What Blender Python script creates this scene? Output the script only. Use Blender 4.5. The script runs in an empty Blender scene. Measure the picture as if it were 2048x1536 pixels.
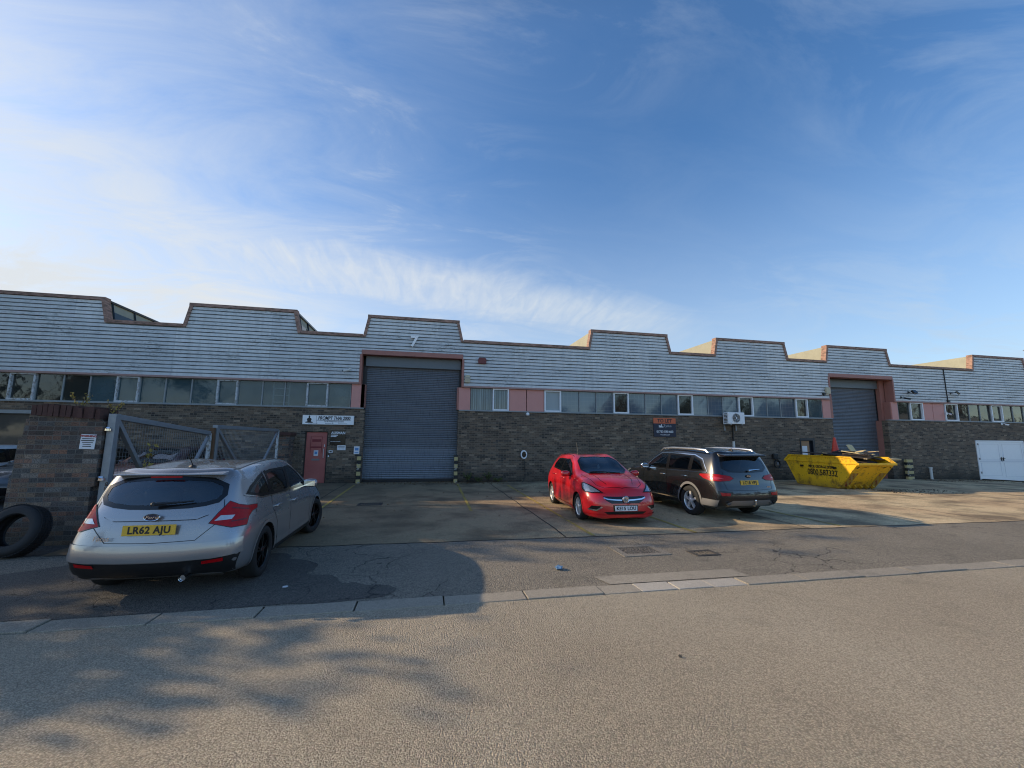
import bpy, bmesh, math, random
import numpy as np
from mathutils import Vector, Matrix
from mathutils.bvhtree import BVHTree
from mathutils.geometry import delaunay_2d_cdt
random.seed(7); rnd = random.random
SC = bpy.context.scene; COL = SC.collection
R = math.radians
def U(a, b): return a + (b - a) * random.random()

# ------------------------------------------------------------------ ground height
def gz(x, y=0.0):
    z = -0.0058 * max(-80, min(80, x))
    if x > 24.5: z -= 0.0028 * (min(x, 36) - 24.5) ** 2
    return z

# ------------------------------------------------------------------ materials
class NT:
    def __init__(s, name):
        s.m = bpy.data.materials.new(name); s.m.use_nodes = True
        s.t = s.m.node_tree; s.t.nodes.clear()
        s.out = s.n('ShaderNodeOutputMaterial')
    def n(s, typ, **kw):
        nd = s.t.nodes.new(typ)
        for k, v in kw.items(): setattr(nd, k, v)
        return nd
    def l(s, a, b): s.t.links.new(a, b)
    def inp(s, nd, k, v):
        if hasattr(v, 'is_output'): s.l(v, nd.inputs[k])
        else:
            if isinstance(v, (tuple, list)) and len(v) == 3 and nd.inputs[k].type == 'RGBA': v = (*v, 1)
            nd.inputs[k].default_value = v
    def coord(s, scale=(1, 1, 1), kind='Object', rot=(0, 0, 0)):
        tc = s.n('ShaderNodeTexCoord'); mp = s.n('ShaderNodeMapping')
        s.l(tc.outputs[kind], mp.inputs['Vector']); mp.inputs['Scale'].default_value = scale; mp.inputs['Rotation'].default_value = rot
        return mp.outputs[0]
    def noise(s, vec, scale=5, detail=4, rough=.55, dist=0):
        nd = s.n('ShaderNodeTexNoise'); s.l(vec, nd.inputs['Vector'])
        nd.inputs['Scale'].default_value = scale; nd.inputs['Detail'].default_value = detail
        nd.inputs['Roughness'].default_value = rough; nd.inputs['Distortion'].default_value = dist
        return nd.outputs['Fac']
    def voro(s, vec, scale, feature='F1', out='Distance', rand=1):
        nd = s.n('ShaderNodeTexVoronoi', feature=feature); s.l(vec, nd.inputs['Vector'])
        nd.inputs['Scale'].default_value = scale; nd.inputs['Randomness'].default_value = rand
        return nd.outputs[out]
    def ramp(s, f, stops, interp='LINEAR'):
        nd = s.n('ShaderNodeValToRGB'); s.l(f, nd.inputs[0]); e = nd.color_ramp.elements; nd.color_ramp.interpolation = interp
        while len(e) < len(stops): e.new(.5)
        for q, (p, c) in zip(e, stops):
            q.position = p; q.color = (*c, 1) if isinstance(c, (tuple, list)) else (c, c, c, 1)
        return nd.outputs[0]
    def mix(s, f, a, b, mode='MIX'):
        nd = s.n('ShaderNodeMix', data_type='RGBA', blend_type=mode)
        for i, v in ((0, f), (6, a), (7, b)):
            if hasattr(v, 'is_output'): s.l(v, nd.inputs[i])
            else: nd.inputs[i].default_value = (*v, 1) if isinstance(v, (tuple, list)) else v
        return nd.outputs[2]
    def math(s, op, a, b=0.0, c=0.0, clamp=False):
        nd = s.n('ShaderNodeMath', operation=op, use_clamp=clamp)
        for i, v in ((0, a), (1, b), (2, c)):
            if hasattr(v, 'is_output'): s.l(v, nd.inputs[i])
            else: nd.inputs[i].default_value = v
        return nd.outputs[0]
    def bump(s, h, strength=.5, dist=.01, normal=None):
        nd = s.n('ShaderNodeBump'); s.l(h, nd.inputs['Height']); nd.inputs['Strength'].default_value = strength; nd.inputs['Distance'].default_value = dist
        if normal: s.l(normal, nd.inputs['Normal'])
        return nd.outputs[0]
    def bsdf(s, color, rough=.6, metal=0, normal=None, **kw):
        b = s.n('ShaderNodeBsdfPrincipled'); s.inp(b, 'Base Color', color); s.inp(b, 'Roughness', rough); s.inp(b, 'Metallic', metal)
        if normal: s.l(normal, b.inputs['Normal'])
        for k, v in kw.items(): s.inp(b, k.replace('_', ' '), v)
        return b.outputs[0]
    def done(s, sh): s.l(sh, s.out.inputs['Surface']); return s.m

def plain(name, col, rough=.6, metal=0, var=.25, scale=6, bump=.0, **kw):
    t = NT(name); v = t.coord()
    n = t.noise(v, scale, 5); n2 = t.noise(v, scale * 7, 3)
    f = t.math('ADD', t.math('MULTIPLY', n, .7), t.math('MULTIPLY', n2, .3))
    c = t.mix(f, tuple(x * (1 - var) for x in col), tuple(min(1, x * (1 + var)) for x in col))
    nm = t.bump(n2, bump, .01) if bump else None
    return t.done(t.bsdf(c, rough, metal, nm, **kw))

M = {}
M['black'] = plain('black_plastic', (.012, .012, .013), .45)
M['rubber'] = plain('tyre_rubber', (.012, .012, .012), .8, var=.3, scale=12, bump=.3)
M['oldrubber'] = plain('old_rubber', (.016, .016, .017), .75, var=.4, scale=9, bump=.3)
M['darkmetal'] = plain('dark_metal', (.03, .03, .033), .4, .6)
M['chrome'] = plain('chrome', (.7, .7, .72), .12, 1, var=.05)
M['white'] = plain('white_plastic', (.82, .83, .84), .4, var=.06)
M['offwhite'] = plain('aged_white', (.6, .6, .57), .55, var=.15)
M['cream'] = plain('cream_plastic', (.5, .44, .3), .5, var=.15)
M['number'] = plain('white_numeral', (.9, .9, .88), .5, var=.04)
M['galv'] = plain('galvanised_steel', (.26, .28, .30), .5, .4, var=.3, scale=9)
M['rust'] = plain('rusty_steel', (.13, .07, .035), .8, .1, var=.5, scale=14)
M['redbox'] = plain('red_plastic', (.16, .035, .03), .5, var=.2)
M['oxide'] = plain('red_oxide_trim', (.36, .155, .12), .6, var=.25, scale=3)
M['trimpale'] = plain('faded_pink_trim', (.36, .22, .19), .6, var=.3, scale=4)
M['panelred'] = plain('faded_red_panel', (.60, .275, .23), .6, var=.14, scale=2)
M['navy'] = plain('navy_board', (.01, .014, .035), .5, var=.1)
M['orange'] = plain('orange_board', (.62, .13, .045), .5, var=.08)
M['blackpaint'] = plain('black_board', (.006, .006, .007), .2)
M['ink'] = plain('black_ink', (.008, .008, .01), .5)
M['inkred'] = plain('red_ink', (.35, .03, .03), .5)
M['paper'] = plain('white_paper', (.7, .71, .73), .7, var=.05)
M['paperblue'] = plain('blue_print', (.1, .25, .5), .6)
M['coneorange'] = plain('cone_plastic', (.62, .05, .02), .5, var=.15)
M['wood'] = plain('pale_timber', (.5, .37, .2), .8, var=.25, scale=5)
M['wooddark'] = plain('dark_board', (.035, .026, .02), .8, var=.4, scale=7)
M['card'] = plain('cream_card', (.62, .5, .27), .85, var=.1, scale=3)
M['boardbrown'] = plain('brown_board', (.33, .2, .11), .8, var=.2)
M['stripey'] = None
M['litterblue'] = plain('blue_litter', (.1, .2, .35), .5)
M['bark'] = plain('bark', (.05, .04, .03), .9, var=.4, scale=10, bump=.4)
M['concretepatch'] = plain('old_mortar', (.2, .19, .17), .9, var=.25)
M['doordark'] = plain('dark_door', (.012, .015, .022), .45)
M['deck'] = plain('roof_felt', (.08, .08, .08), .9)
M['acwhite'] = plain('ac_casing', (.78, .79, .80), .4, var=.06)
M['seat'] = plain('seat_fabric', (.02, .02, .022), .9)
M['redlens'] = plain('red_lens', (.36, .004, .008), .22, var=.45, scale=22, Specular_IOR_Level=.25)
M['darklens'] = plain('dark_red_lens', (.10, .002, .004), .2, var=.3)
M['whitelens'] = plain('clear_lens', (.45, .45, .46), .08, .4, var=.35, scale=40, Coat_Weight=1.0)
M['headlens'] = plain('headlamp_lens', (.33, .36, .40), .06, .6, var=.8, scale=26, Coat_Weight=1.0)
M['plateyellow'] = plain('yellow_plate', (.66, .40, .03), .4, var=.1)
M['platewhite'] = plain('white_plate', (.72, .73, .76), .35, var=.04)
M['rimblack'] = plain('black_alloy', (.012, .012, .013), .3, .5)
M['rimsilver'] = plain('silver_alloy', (.75, .75, .75), .3, .5, var=.1)
M['rimdark'] = plain('dark_alloy', (.10, .10, .11), .3, .8, var=.1)
M['badgeblue'] = plain('blue_badge', (.01, .02, .06), .3)
M['cladgrey'] = plain('satin_cladding', (.20, .20, .205), .45, .3, var=.15)
M['fluoro'] = plain('roof_rail', (.62, .63, .65), .25, .9, var=.05)
M['weed'] = plain('weed_leaf', (.10, .12, .03), .7, var=.5, scale=15)
M['weedyellow'] = plain('autumn_leaf', (.32, .24, .05), .7, var=.4, scale=15)
M['leafdark'] = plain('dark_leaf', (.05, .06, .02), .7, var=.6, scale=2)
M['leafbrown'] = plain('brown_leaf', (.13, .075, .03), .8, var=.5, scale=9)

def stripes_mat():
    t = NT('hazard_stripes'); v = t.coord()
    sep = t.n('ShaderNodeSeparateXYZ'); t.l(v, sep.inputs[0])
    w = t.math('FRACT', t.math('MULTIPLY', sep.outputs[2], 3.4))
    k = t.math('GREATER_THAN', w, .5)
    n = t.noise(v, 9, 5); chip = t.math('GREATER_THAN', n, .60)
    c = t.mix(k, (.47, .37, .16), (.012, .012, .012)); c = t.mix(chip, c, (.3, .28, .24))
    return t.done(t.bsdf(c, .6))
M['stripey'] = stripes_mat()

def brick_mat(name, cols, mortar, mott=.35, damp=True):
    t = NT(name); v = t.coord(); sep = t.n('ShaderNodeSeparateXYZ'); t.l(v, sep.inputs[0])
    u = t.math('ADD', sep.outputs[0], sep.outputs[1])
    cb = t.n('ShaderNodeCombineXYZ'); t.l(u, cb.inputs[0]); t.l(sep.outputs[2], cb.inputs[1])
    b = t.n('ShaderNodeTexBrick'); t.l(cb.outputs[0], b.inputs['Vector'])
    for k, x in (('Scale', 1), ('Mortar Size', .006), ('Mortar Smooth', .3), ('Brick Width', .225), ('Row Height', .075), ('Bias', -.1)): b.inputs[k].default_value = x
    b.inputs['Color1'].default_value = (0, 0, 0, 1); b.inputs['Color2'].default_value = (1, 1, 1, 1); b.inputs['Mortar'].default_value = (.5, .5, .5, 1)
    # per brick random from snapped coordinates
    row = t.math('FLOOR', t.math('DIVIDE', sep.outputs[2], .075))
    off = t.math('MULTIPLY', t.math('MODULO', row, 2.0), .1125)
    colm = t.math('FLOOR', t.math('DIVIDE', t.math('ADD', u, off), .225))
    cb2 = t.n('ShaderNodeCombineXYZ'); t.l(row, cb2.inputs[0]); t.l(colm, cb2.inputs[1])
    wn = t.n('ShaderNodeTexWhiteNoise', noise_dimensions='2D'); t.l(cb2.outputs[0], wn.inputs['Vector'])
    base = t.ramp(wn.outputs[0], [(i / (len(cols) - 1), c) for i, c in enumerate(cols)])
    n = t.noise(v, 55, 4, .7); n2 = t.noise(v, .8, 5, .6)
    base = t.mix(t.math('MULTIPLY', t.ramp(n, [(.38, 1.0), (.55, 0.0)]), .75), base, (.012, .011, .010))
    base = t.mix(mott, base, t.ramp(n2, [(.3, .25), (.7, .8)]), 'OVERLAY')
    c = t.mix(b.outputs['Fac'], base, mortar)
    if damp:
        d = t.math('SUBTRACT', .55, sep.outputs[2]); d = t.math('ADD', d, t.math('MULTIPLY', t.math('SUBTRACT', n2, .5), 1.2), clamp=True)
        c = t.mix(t.math('MULTIPLY', d, 1.1, clamp=True), c, (.018, .018, .013))
    h = t.math('ADD', t.math('MULTIPLY', b.outputs['Fac'], -1.0), t.math('MULTIPLY', n, .6))
    return t.done(t.bsdf(c, .9, 0, t.bump(h, .6, .012)))
M['brick'] = brick_mat('dark_brick', [(.07, .053, .039), (.20, .14, .092), (.115, .09, .067), (.25, .17, .11), (.075, .064, .054), (.21, .165, .12), (.15, .105, .07), (.05, .041, .034), (.34, .255, .175), (.125, .097, .07)], (.21, .172, .13))
M['pillarbrick'] = brick_mat('weathered_brick', [(.08, .065, .055), (.19, .12, .08), (.10, .095, .09), (.27, .14, .09), (.06, .057, .056), (.19, .175, .16), (.26, .18, .12), (.09, .07, .06)], (.13, .12, .105), .8)
M['redbrick'] = plain('red_coping_brick', (.075, .035, .028), .9, var=.6, scale=9, bump=.4)

def clad_mat():
    t = NT('aged_white_cladding'); v = t.coord(); sep = t.n('ShaderNodeSeparateXYZ'); t.l(v, sep.inputs[0])
    st = t.noise(t.coord((2.5, 1, .35)), 2.2, 5, .65)
    blot = t.noise(t.coord((.5, 1, 1.2)), 1.3, 5, .6)
    fine = t.noise(t.coord((2, 1, 9)), 5, 4, .7)
    c = t.mix(t.ramp(st, [(.42, 0.0), (.68, .6)]), (.72, .73, .715), (.50, .515, .50))
    g = t.math('MULTIPLY', t.ramp(blot, [(.46, 0.0), (.68, 1.0)]), t.ramp(fine, [(.5, 0.0), (.64, 1.0)]))
    sh = t.math('FLOOR', t.math('DIVIDE', t.math('ADD', sep.outputs[0], 100.0), 3.24)); rw = t.math('FLOOR', t.math('DIVIDE', sep.outputs[2], .993))
    cq = t.n('ShaderNodeCombineXYZ'); t.l(sh, cq.inputs[0]); t.l(rw, cq.inputs[1]); wq = t.n('ShaderNodeTexWhiteNoise', noise_dimensions='2D'); t.l(cq.outputs[0], wq.inputs['Vector'])
    c = t.mix(t.math('MULTIPLY', wq.outputs[0], .45), c, (.42, .46, .49))
    c = t.mix(t.math('MULTIPLY', g, .9), c, (.05, .055, .045))
    # seams every 3.24 m
    sx = t.math('FRACT', t.math('DIVIDE', t.math('ADD', sep.outputs[0], 100.0), 3.24))
    seam = t.math('MULTIPLY', t.math('LESS_THAN', sx, .004), .35)
    c = t.mix(seam, c, (.2, .2, .2))
    tone = t.noise(t.coord((.12, 1, .6)), 1.0, 2)
    c = t.mix(.5, c, t.ramp(tone, [(.3, .38), (.7, .62)]), 'OVERLAY')
    return t.done(t.bsdf(c, .5))
M['clad'] = clad_mat()
M['monitor'] = plain('asbestos_sheet', (.33, .325, .25), .85, var=.25, scale=2.5)

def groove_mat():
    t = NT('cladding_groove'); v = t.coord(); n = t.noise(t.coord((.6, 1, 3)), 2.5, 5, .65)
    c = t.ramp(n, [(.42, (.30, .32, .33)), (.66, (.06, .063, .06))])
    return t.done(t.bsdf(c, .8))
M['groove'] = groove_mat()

def coping_mat():
    t = NT('mossy_coping'); v = t.coord(); n = t.noise(t.coord((1, 1, 4)), 5, 5, .7)
    c = t.ramp(n, [(.34, (.10, .08, .055)), (.46, (.27, .16, .12)), (.7, (.48, .29, .22))])
    return t.done(t.bsdf(c, .8))
M['coping'] = coping_mat()

def shutter_mat():
    t = NT('shutter_steel'); v = t.coord(); n = t.noise(t.coord((.7, 1, 1.5)), 1.5, 5); n2 = t.noise(t.coord((6, 1, 1)), 3, 4)
    sep = t.n('ShaderNodeSeparateXYZ'); t.l(v, sep.inputs[0])
    c = t.mix(n, (.135, .145, .162), (.205, .22, .24))
    low = t.math('MULTIPLY', t.math('LESS_THAN', sep.outputs[2], 1.35), .45)  # lower slats lightened in the colour, painting in light reflected off the ground
    c = t.mix(low, c, (.27, .30, .34))
    c = t.mix(t.ramp(n2, [(.5, 0.0), (.75, .45)]), c, (.04, .045, .05))
    return t.done(t.bsdf(c, .48, .35))
M['shutter'] = shutter_mat()
M['shutterbox'] = plain('shutter_housing', (.14, .155, .165), .5, .3, var=.15)

def glass_pane(name, base, var, rough=.05, ior=1.5, see=.35):
    t = NT(name); v = t.coord(); n = t.noise(v, 1.3, 3)
    oi = t.n('ShaderNodeObjectInfo')
    f = t.math('ADD', t.math('MULTIPLY', oi.outputs['Random'], .7), t.math('MULTIPLY', n, .3))
    c = t.mix(f, base, var); wav = t.noise(v, 2.5, 2)
    b = t.bsdf(c, rough, 0, t.bump(wav, .06, .05), IOR=ior)
    tr = t.n('ShaderNodeBsdfTransparent'); tr.inputs[0].default_value = (.8, .9, .92, 1)
    mx = t.n('ShaderNodeMixShader'); t.inp(mx, 0, t.math('MULTIPLY', t.ramp(n, [(.3, 1.0), (.8, .5)]), see)); t.l(b, mx.inputs[1]); t.l(tr.outputs[0], mx.inputs[2])
    return t.done(mx.outputs[0])
M['pane'] = glass_pane('dusty_window_glass', (.045, .085, .10), (.095, .15, .165), .05, 1.6, .35)  # blue in the base colour stands in for reflected sky
M['panedark'] = glass_pane('dark_window_glass', (.018, .022, .022), (.04, .045, .04), .04, 1.7, .3)
M['panefrost'] = glass_pane('obscured_window_glass', (.28, .32, .33), (.34, .38, .38), .35, 1.5, .0)
def blind_mat():
    t = NT('vertical_blind_glass'); v = t.coord(); sep = t.n('ShaderNodeSeparateXYZ'); t.l(v, sep.inputs[0])
    w = t.math('FRACT', t.math('MULTIPLY', sep.outputs[0], 10.5)); n = t.noise(t.coord((9, 1, .3)), 1.2, 2)
    c = t.mix(t.ramp(w, [(.0, 0.0), (.25, 1.0), (.7, .8), (.95, 0.0)]), (.02, .03, .04), (.19, .24, .26))
    c = t.mix(t.ramp(n, [(.4, 0.0), (.6, .7)]), c, (.03, .04, .05))
    return t.done(t.bsdf(c, .06, 0, None, IOR=1.6))
M['blind'] = blind_mat()
def mesh_glass():
    t = NT('wired_window_glass'); v = t.coord(); sep = t.n('ShaderNodeSeparateXYZ'); t.l(v, sep.inputs[0])
    a = t.math('LESS_THAN', t.math('FRACT', t.math('MULTIPLY', sep.outputs[0], 5.2)), .09)
    b = t.math('LESS_THAN', t.math('FRACT', t.math('MULTIPLY', sep.outputs[2], 5.2)), .09)
    k = t.math('MAXIMUM', a, b); n = t.noise(v, 1.2, 3)
    oi = t.n('ShaderNodeObjectInfo')
    c = t.mix(t.math('MULTIPLY', t.math('ADD', n, oi.outputs['Random']), .5), (.05, .08, .11), (.13, .18, .22))
    c = t.mix(t.math('MULTIPLY', k, .75), c, (.16, .19, .21))
    return t.done(t.bsdf(c, .05, 0, None, IOR=1.6))
M['wired'] = mesh_glass()

def flaky():
    t = NT('flaking_white_frame'); v = t.coord(); n = t.noise(v, 12, 5, .7)
    c = t.ramp(n, [(.40, (.22, .2, .17)), (.5, (.5, .52, .53))])
    return t.done(t.bsdf(c, .6))
M['flaky'] = flaky()
M['mullion'] = plain('grey_mullion', (.25, .27, .27), .6, var=.3, scale=9)
M['frameclean'] = plain('white_casement', (.76, .78, .80), .45, var=.1)

def reddoor():
    t = NT('patchy_red_door'); v = t.coord(); n = t.noise(v, 2.2, 4); sep = t.n('ShaderNodeSeparateXYZ'); t.l(v, sep.inputs[0])
    c = t.mix(n, (.34, .075, .065), (.48, .15, .12))
    return t.done(t.bsdf(c, .55))
M['reddoor'] = reddoor()
M['reddoorpatch'] = plain('old_red_patch', (.20, .02, .025), .55, var=.2)

# ---- ground surfaces
def aggregate(name, dark, light, grain, rough=.9, bumps=.8, patch=.25, cracks=None, stain=(.03, .03, .03), stainamt=.5, tint=None, dist=.012, grad=None):
    t = NT(name); v = t.coord()
    ds = t.n('ShaderNodeVectorMath', operation='ADD'); nn = t.n('ShaderNodeTexNoise'); t.l(v, nn.inputs['Vector']); nn.inputs['Scale'].default_value = grain * .6
    sc = t.n('ShaderNodeVectorMath', operation='SCALE'); t.l(nn.outputs['Color'], sc.inputs[0]); sc.inputs['Scale'].default_value = .006
    t.l(v, ds.inputs[0]); t.l(sc.outputs[0], ds.inputs[1]); vv = ds.outputs[0]
    vo = t.n('ShaderNodeTexVoronoi'); t.l(vv, vo.inputs['Vector']); vo.inputs['Scale'].default_value = grain
    sepc = t.n('ShaderNodeSeparateColor'); t.l(vo.outputs['Color'], sepc.inputs[0])
    dst = t.ramp(vo.outputs['Distance'], [(.3, 1.0), (.78, .0)])
    c = t.mix(sepc.outputs[0], dark, light)
    c = t.mix(t.ramp(sepc.outputs[1], [(.93, 0.0), (.97, .4)]), c, tuple(min(1, x * 1.4) for x in light))
    c = t.mix(t.math('MULTIPLY', t.math('SUBTRACT', 1.0, dst), .5), c, tuple(x * .42 for x in dark))
    big = t.noise(v, .35, 6, .6); mid = t.noise(v, 2.2, 5, .6)
    c = t.mix(patch, c, t.ramp(big, [(.3, .25), (.7, .75)]), 'OVERLAY')
    c = t.mix(t.math('MULTIPLY', t.ramp(mid, [(.55, 0.0), (.75, 1.0)]), stainamt), c, stain)
    if tint:
        c = t.mix(t.ramp(t.noise(v, .8, 4), [(.45, 0.0), (.65, tint[1])]), c, tint[0])
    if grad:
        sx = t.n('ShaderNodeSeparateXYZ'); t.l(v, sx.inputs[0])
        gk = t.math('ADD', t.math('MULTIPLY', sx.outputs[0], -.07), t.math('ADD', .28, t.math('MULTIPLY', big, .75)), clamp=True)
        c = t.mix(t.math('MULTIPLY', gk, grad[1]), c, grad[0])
    vb = t.n('ShaderNodeTexVoronoi', feature='F1'); t.l(vv, vb.inputs['Vector']); vb.inputs['Scale'].default_value = grain * .62
    h = t.math('ADD', t.math('ADD', t.math('MULTIPLY', dst, .8), t.math('MULTIPLY', vb.outputs['Distance'], -.75)), t.math('MULTIPLY', mid, .8))
    if cracks:
        wv = t.n('ShaderNodeVectorMath', operation='ADD'); n3 = t.n('ShaderNodeTexNoise'); t.l(v, n3.inputs['Vector']); n3.inputs['Scale'].default_value = 2.2; n3.inputs['Detail'].default_value = 5
        s3 = t.n('ShaderNodeVectorMath', operation='SCALE'); t.l(n3.outputs['Color'], s3.inputs[0]); s3.inputs['Scale'].default_value = .55
        t.l(v, wv.inputs[0]); t.l(s3.outputs[0], wv.inputs[1])
        e = t.voro(wv.outputs[0], cracks, 'DISTANCE_TO_EDGE')
        ck = t.math('MULTIPLY', t.ramp(e, [(.0, 1.0), (.013, 0.0)]), t.ramp(t.noise(v, 5, 3), [(.35, .5), (.55, 1.0)]))
        area = t.ramp(t.noise(v, .55, 3), [(.50, 0.0), (.58, 1.0)])
        ck = t.math('MULTIPLY', ck, area)
        c = t.mix(ck, c, (.008, .008, .008)); h = t.math('SUBTRACT', h, t.math('MULTIPLY', ck, 2.0))
    return t.done(t.bsdf(c, rough, 0, t.bump(h, bumps, dist)))
M['road'] = aggregate('road_chippings', (.43, .36, .265), (.80, .69, .525), 105, bumps=1.0, patch=.28, stainamt=.22, stain=(.10, .085, .065), dist=.02)
M['apron'] = aggregate('old_asphalt', (.13, .115, .09), (.42, .37, .29), 95, bumps=.8, patch=.3, cracks=1.1, stainamt=.35)
M['concrete'] = aggregate('forecourt_concrete', (.50, .37, .21), (.88, .67, .40), 60, bumps=.5, patch=.55, stainamt=.55, stain=(.045, .036, .026), tint=((.09, .065, .038), .75), dist=.006, grad=((.10, .07, .04), .92))  # left side darkened in the colour, partly painting in the shade lying there
M['yard'] = aggregate('yard_dirt', (.035, .033, .03), (.10, .095, .085), 50, bumps=.9, patch=.4, cracks=.8, stainamt=.5)
M['ground'] = aggregate('far_ground', (.05, .055, .03), (.09, .09, .05), 3, bumps=.2)
M['newpatch'] = aggregate('tarmac_patch', (.055, .05, .044), (.21, .19, .16), 110, bumps=.7, cracks=1.4, stainamt=.2)
M['kerb'] = aggregate('kerb_concrete', (.27, .24, .19), (.44, .39, .31), 120, bumps=.3, patch=.3, stainamt=.6, stain=(.10, .09, .075), dist=.006)
M['kerbpale'] = aggregate('pale_kerb_concrete', (.42, .38, .32), (.56, .52, .45), 120, bumps=.3, patch=.2, stainamt=.2, stain=(.12, .11, .1), dist=.006)
M['joint'] = plain('dark_joint', (.02, .018, .015), .95, var=.6, scale=8)
M['iron'] = plain('cast_iron', (.06, .055, .05), .75, .2, var=.6, scale=16, bump=.6)
M['lid'] = aggregate('worn_cover', (.05, .045, .04), (.20, .18, .15), 45, bumps=.9, patch=.6, stainamt=.7)
M['surround'] = aggregate('cover_surround', (.15, .14, .12), (.34, .31, .26), 90, bumps=.5, patch=.4)
def yellowline():
    t = NT('worn_yellow_paint'); v = t.coord(); n = t.noise(v, 9, 6, .75); b = t.noise(v, .9, 3)
    k = t.ramp(t.math('ADD', t.math('MULTIPLY', n, .7), t.math('MULTIPLY', b, .3)), [(.41, 0.0), (.51, .85)])
    c = t.mix(k, (.17, .135, .085), (.45, .33, .06))
    return t.done(t.bsdf(c, .85))
M['yellowline'] = yellowline()

def skip_mat():
    t = NT('scuffed_yellow_skip'); v = t.coord(); n = t.noise(v, 3.0, 6, .7); s = t.noise(t.coord((3, 6, 3), rot=(.4, .3, .8)), 3.5, 5, .7); b = t.noise(v, 1.2, 4)
    c = t.mix(b, (.74, .41, .01), (.86, .52, .016))
    c = t.mix(t.ramp(n, [(.52, 0.0), (.66, .8)]), c, (.20, .10, .02))
    c = t.mix(t.ramp(s, [(.60, 0.0), (.65, .9)]), c, (.035, .022, .012))
    sep = t.n('ShaderNodeSeparateXYZ'); t.l(v, sep.inputs[0])
    low = t.math('MULTIPLY', t.math('SUBTRACT', .35, sep.outputs[2], clamp=True), t.math('MULTIPLY', n, 3.0), clamp=True)
    c = t.mix(low, c, (.06, .045, .03))
    return t.done(t.bsdf(c, .5, 0, t.bump(n, .25, .02)))
M['skip'] = skip_mat()
def redwhite():
    t = NT('red_white_chevrons'); v = t.coord(); sep = t.n('ShaderNodeSeparateXYZ'); t.l(v, sep.inputs[0])
    w = t.math('FRACT', t.math('MULTIPLY', t.math('ADD', sep.outputs[0], sep.outputs[2]), 5.0)); n = t.noise(v, 8, 5)
    c = t.mix(t.math('GREATER_THAN', w, .5), (.33, .24, .10), (.20, .03, .02)); c = t.mix(t.ramp(n, [(.42, 0.0), (.55, .85)]), c, (.42, .26, .015))
    return t.done(t.bsdf(c, .5))
M['redwhite'] = redwhite()

def paint(name, col, metal, rough, dirt=(.2, .18, .15), da=.25, flake=.1):
    t = NT(name); v = t.coord(); n = t.noise(v, 3, 5, .65); f = t.noise(v, 120, 2); sep = t.n('ShaderNodeSeparateXYZ'); t.l(v, sep.inputs[0])
    c = t.mix(f, tuple(x * (1 - flake) for x in col), tuple(x * (1 + flake) for x in col))
    low = t.math('MULTIPLY', t.math('SUBTRACT', .75, sep.outputs[2], clamp=True), t.math('MULTIPLY', n, da * 3), clamp=True)
    sp = t.math('MULTIPLY', t.ramp(n, [(.5, 0.0), (.75, 1.0)]), da * .5)
    k = t.math('ADD', low, sp, clamp=True)
    c = t.mix(k, c, dirt)
    b = t.n('ShaderNodeBsdfPrincipled'); t.l(c, b.inputs['Base Color']); b.inputs['Metallic'].default_value = metal
    t.l(t.math('ADD', t.math('MULTIPLY', k, .5), rough), b.inputs['Roughness'])
    b.inputs['Coat Weight'].default_value = 1.0; t.l(t.math('ADD', t.math('MULTIPLY', k, .4), .03), b.inputs['Coat Roughness'])
    g = t.n('ShaderNodeNewGeometry'); d = t.n('ShaderNodeBsdfDiffuse'); d.inputs[0].default_value = (.025, .025, .026, 1)
    mx = t.n('ShaderNodeMixShader'); t.l(g.outputs['Backfacing'], mx.inputs[0]); t.l(b.outputs[0], mx.inputs[1]); t.l(d.outputs[0], mx.inputs[2])
    return t.done(mx.outputs[0])
M['silver'] = paint('silver_paint', (.30, .30, .312), .55, .27, dirt=(.19, .17, .15), da=.2)
M['red'] = paint('red_paint', (.56, .006, .012), .0, .28, dirt=(.30, .05, .04), da=.04)
M['blackpearl'] = paint('black_pearl_paint', (.005, .0065, .009), .0, .25, dirt=(.10, .09, .08), da=.1)
M['maroon'] = paint('dark_red_paint', (.05, .01, .012), .2, .3)
M['whitepaint'] = paint('white_paint', (.55, .56, .58), .0, .3)
M['bluegrey'] = paint('dark_grey_paint', (.03, .035, .04), .3, .3)
def carglass(name, tint, dens):
    t = NT(name); tr = t.n('ShaderNodeBsdfTransparent'); tr.inputs[0].default_value = (*tint, 1)
    gl = t.n('ShaderNodeBsdfGlossy'); gl.inputs['Roughness'].default_value = .015; gl.inputs[0].default_value = (.9, .95, 1, 1)
    fr = t.n('ShaderNodeFresnel'); fr.inputs[0].default_value = dens
    mx = t.n('ShaderNodeMixShader'); t.l(fr.outputs[0], mx.inputs[0]); t.l(tr.outputs[0], mx.inputs[1]); t.l(gl.outputs[0], mx.inputs[2])
    return t.done(mx.outputs[0])
M['carglass'] = carglass('car_glass', (.82, .90, .87), 1.9)
M['tintglass'] = carglass('privacy_glass', (.06, .07, .08), 1.6)

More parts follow.
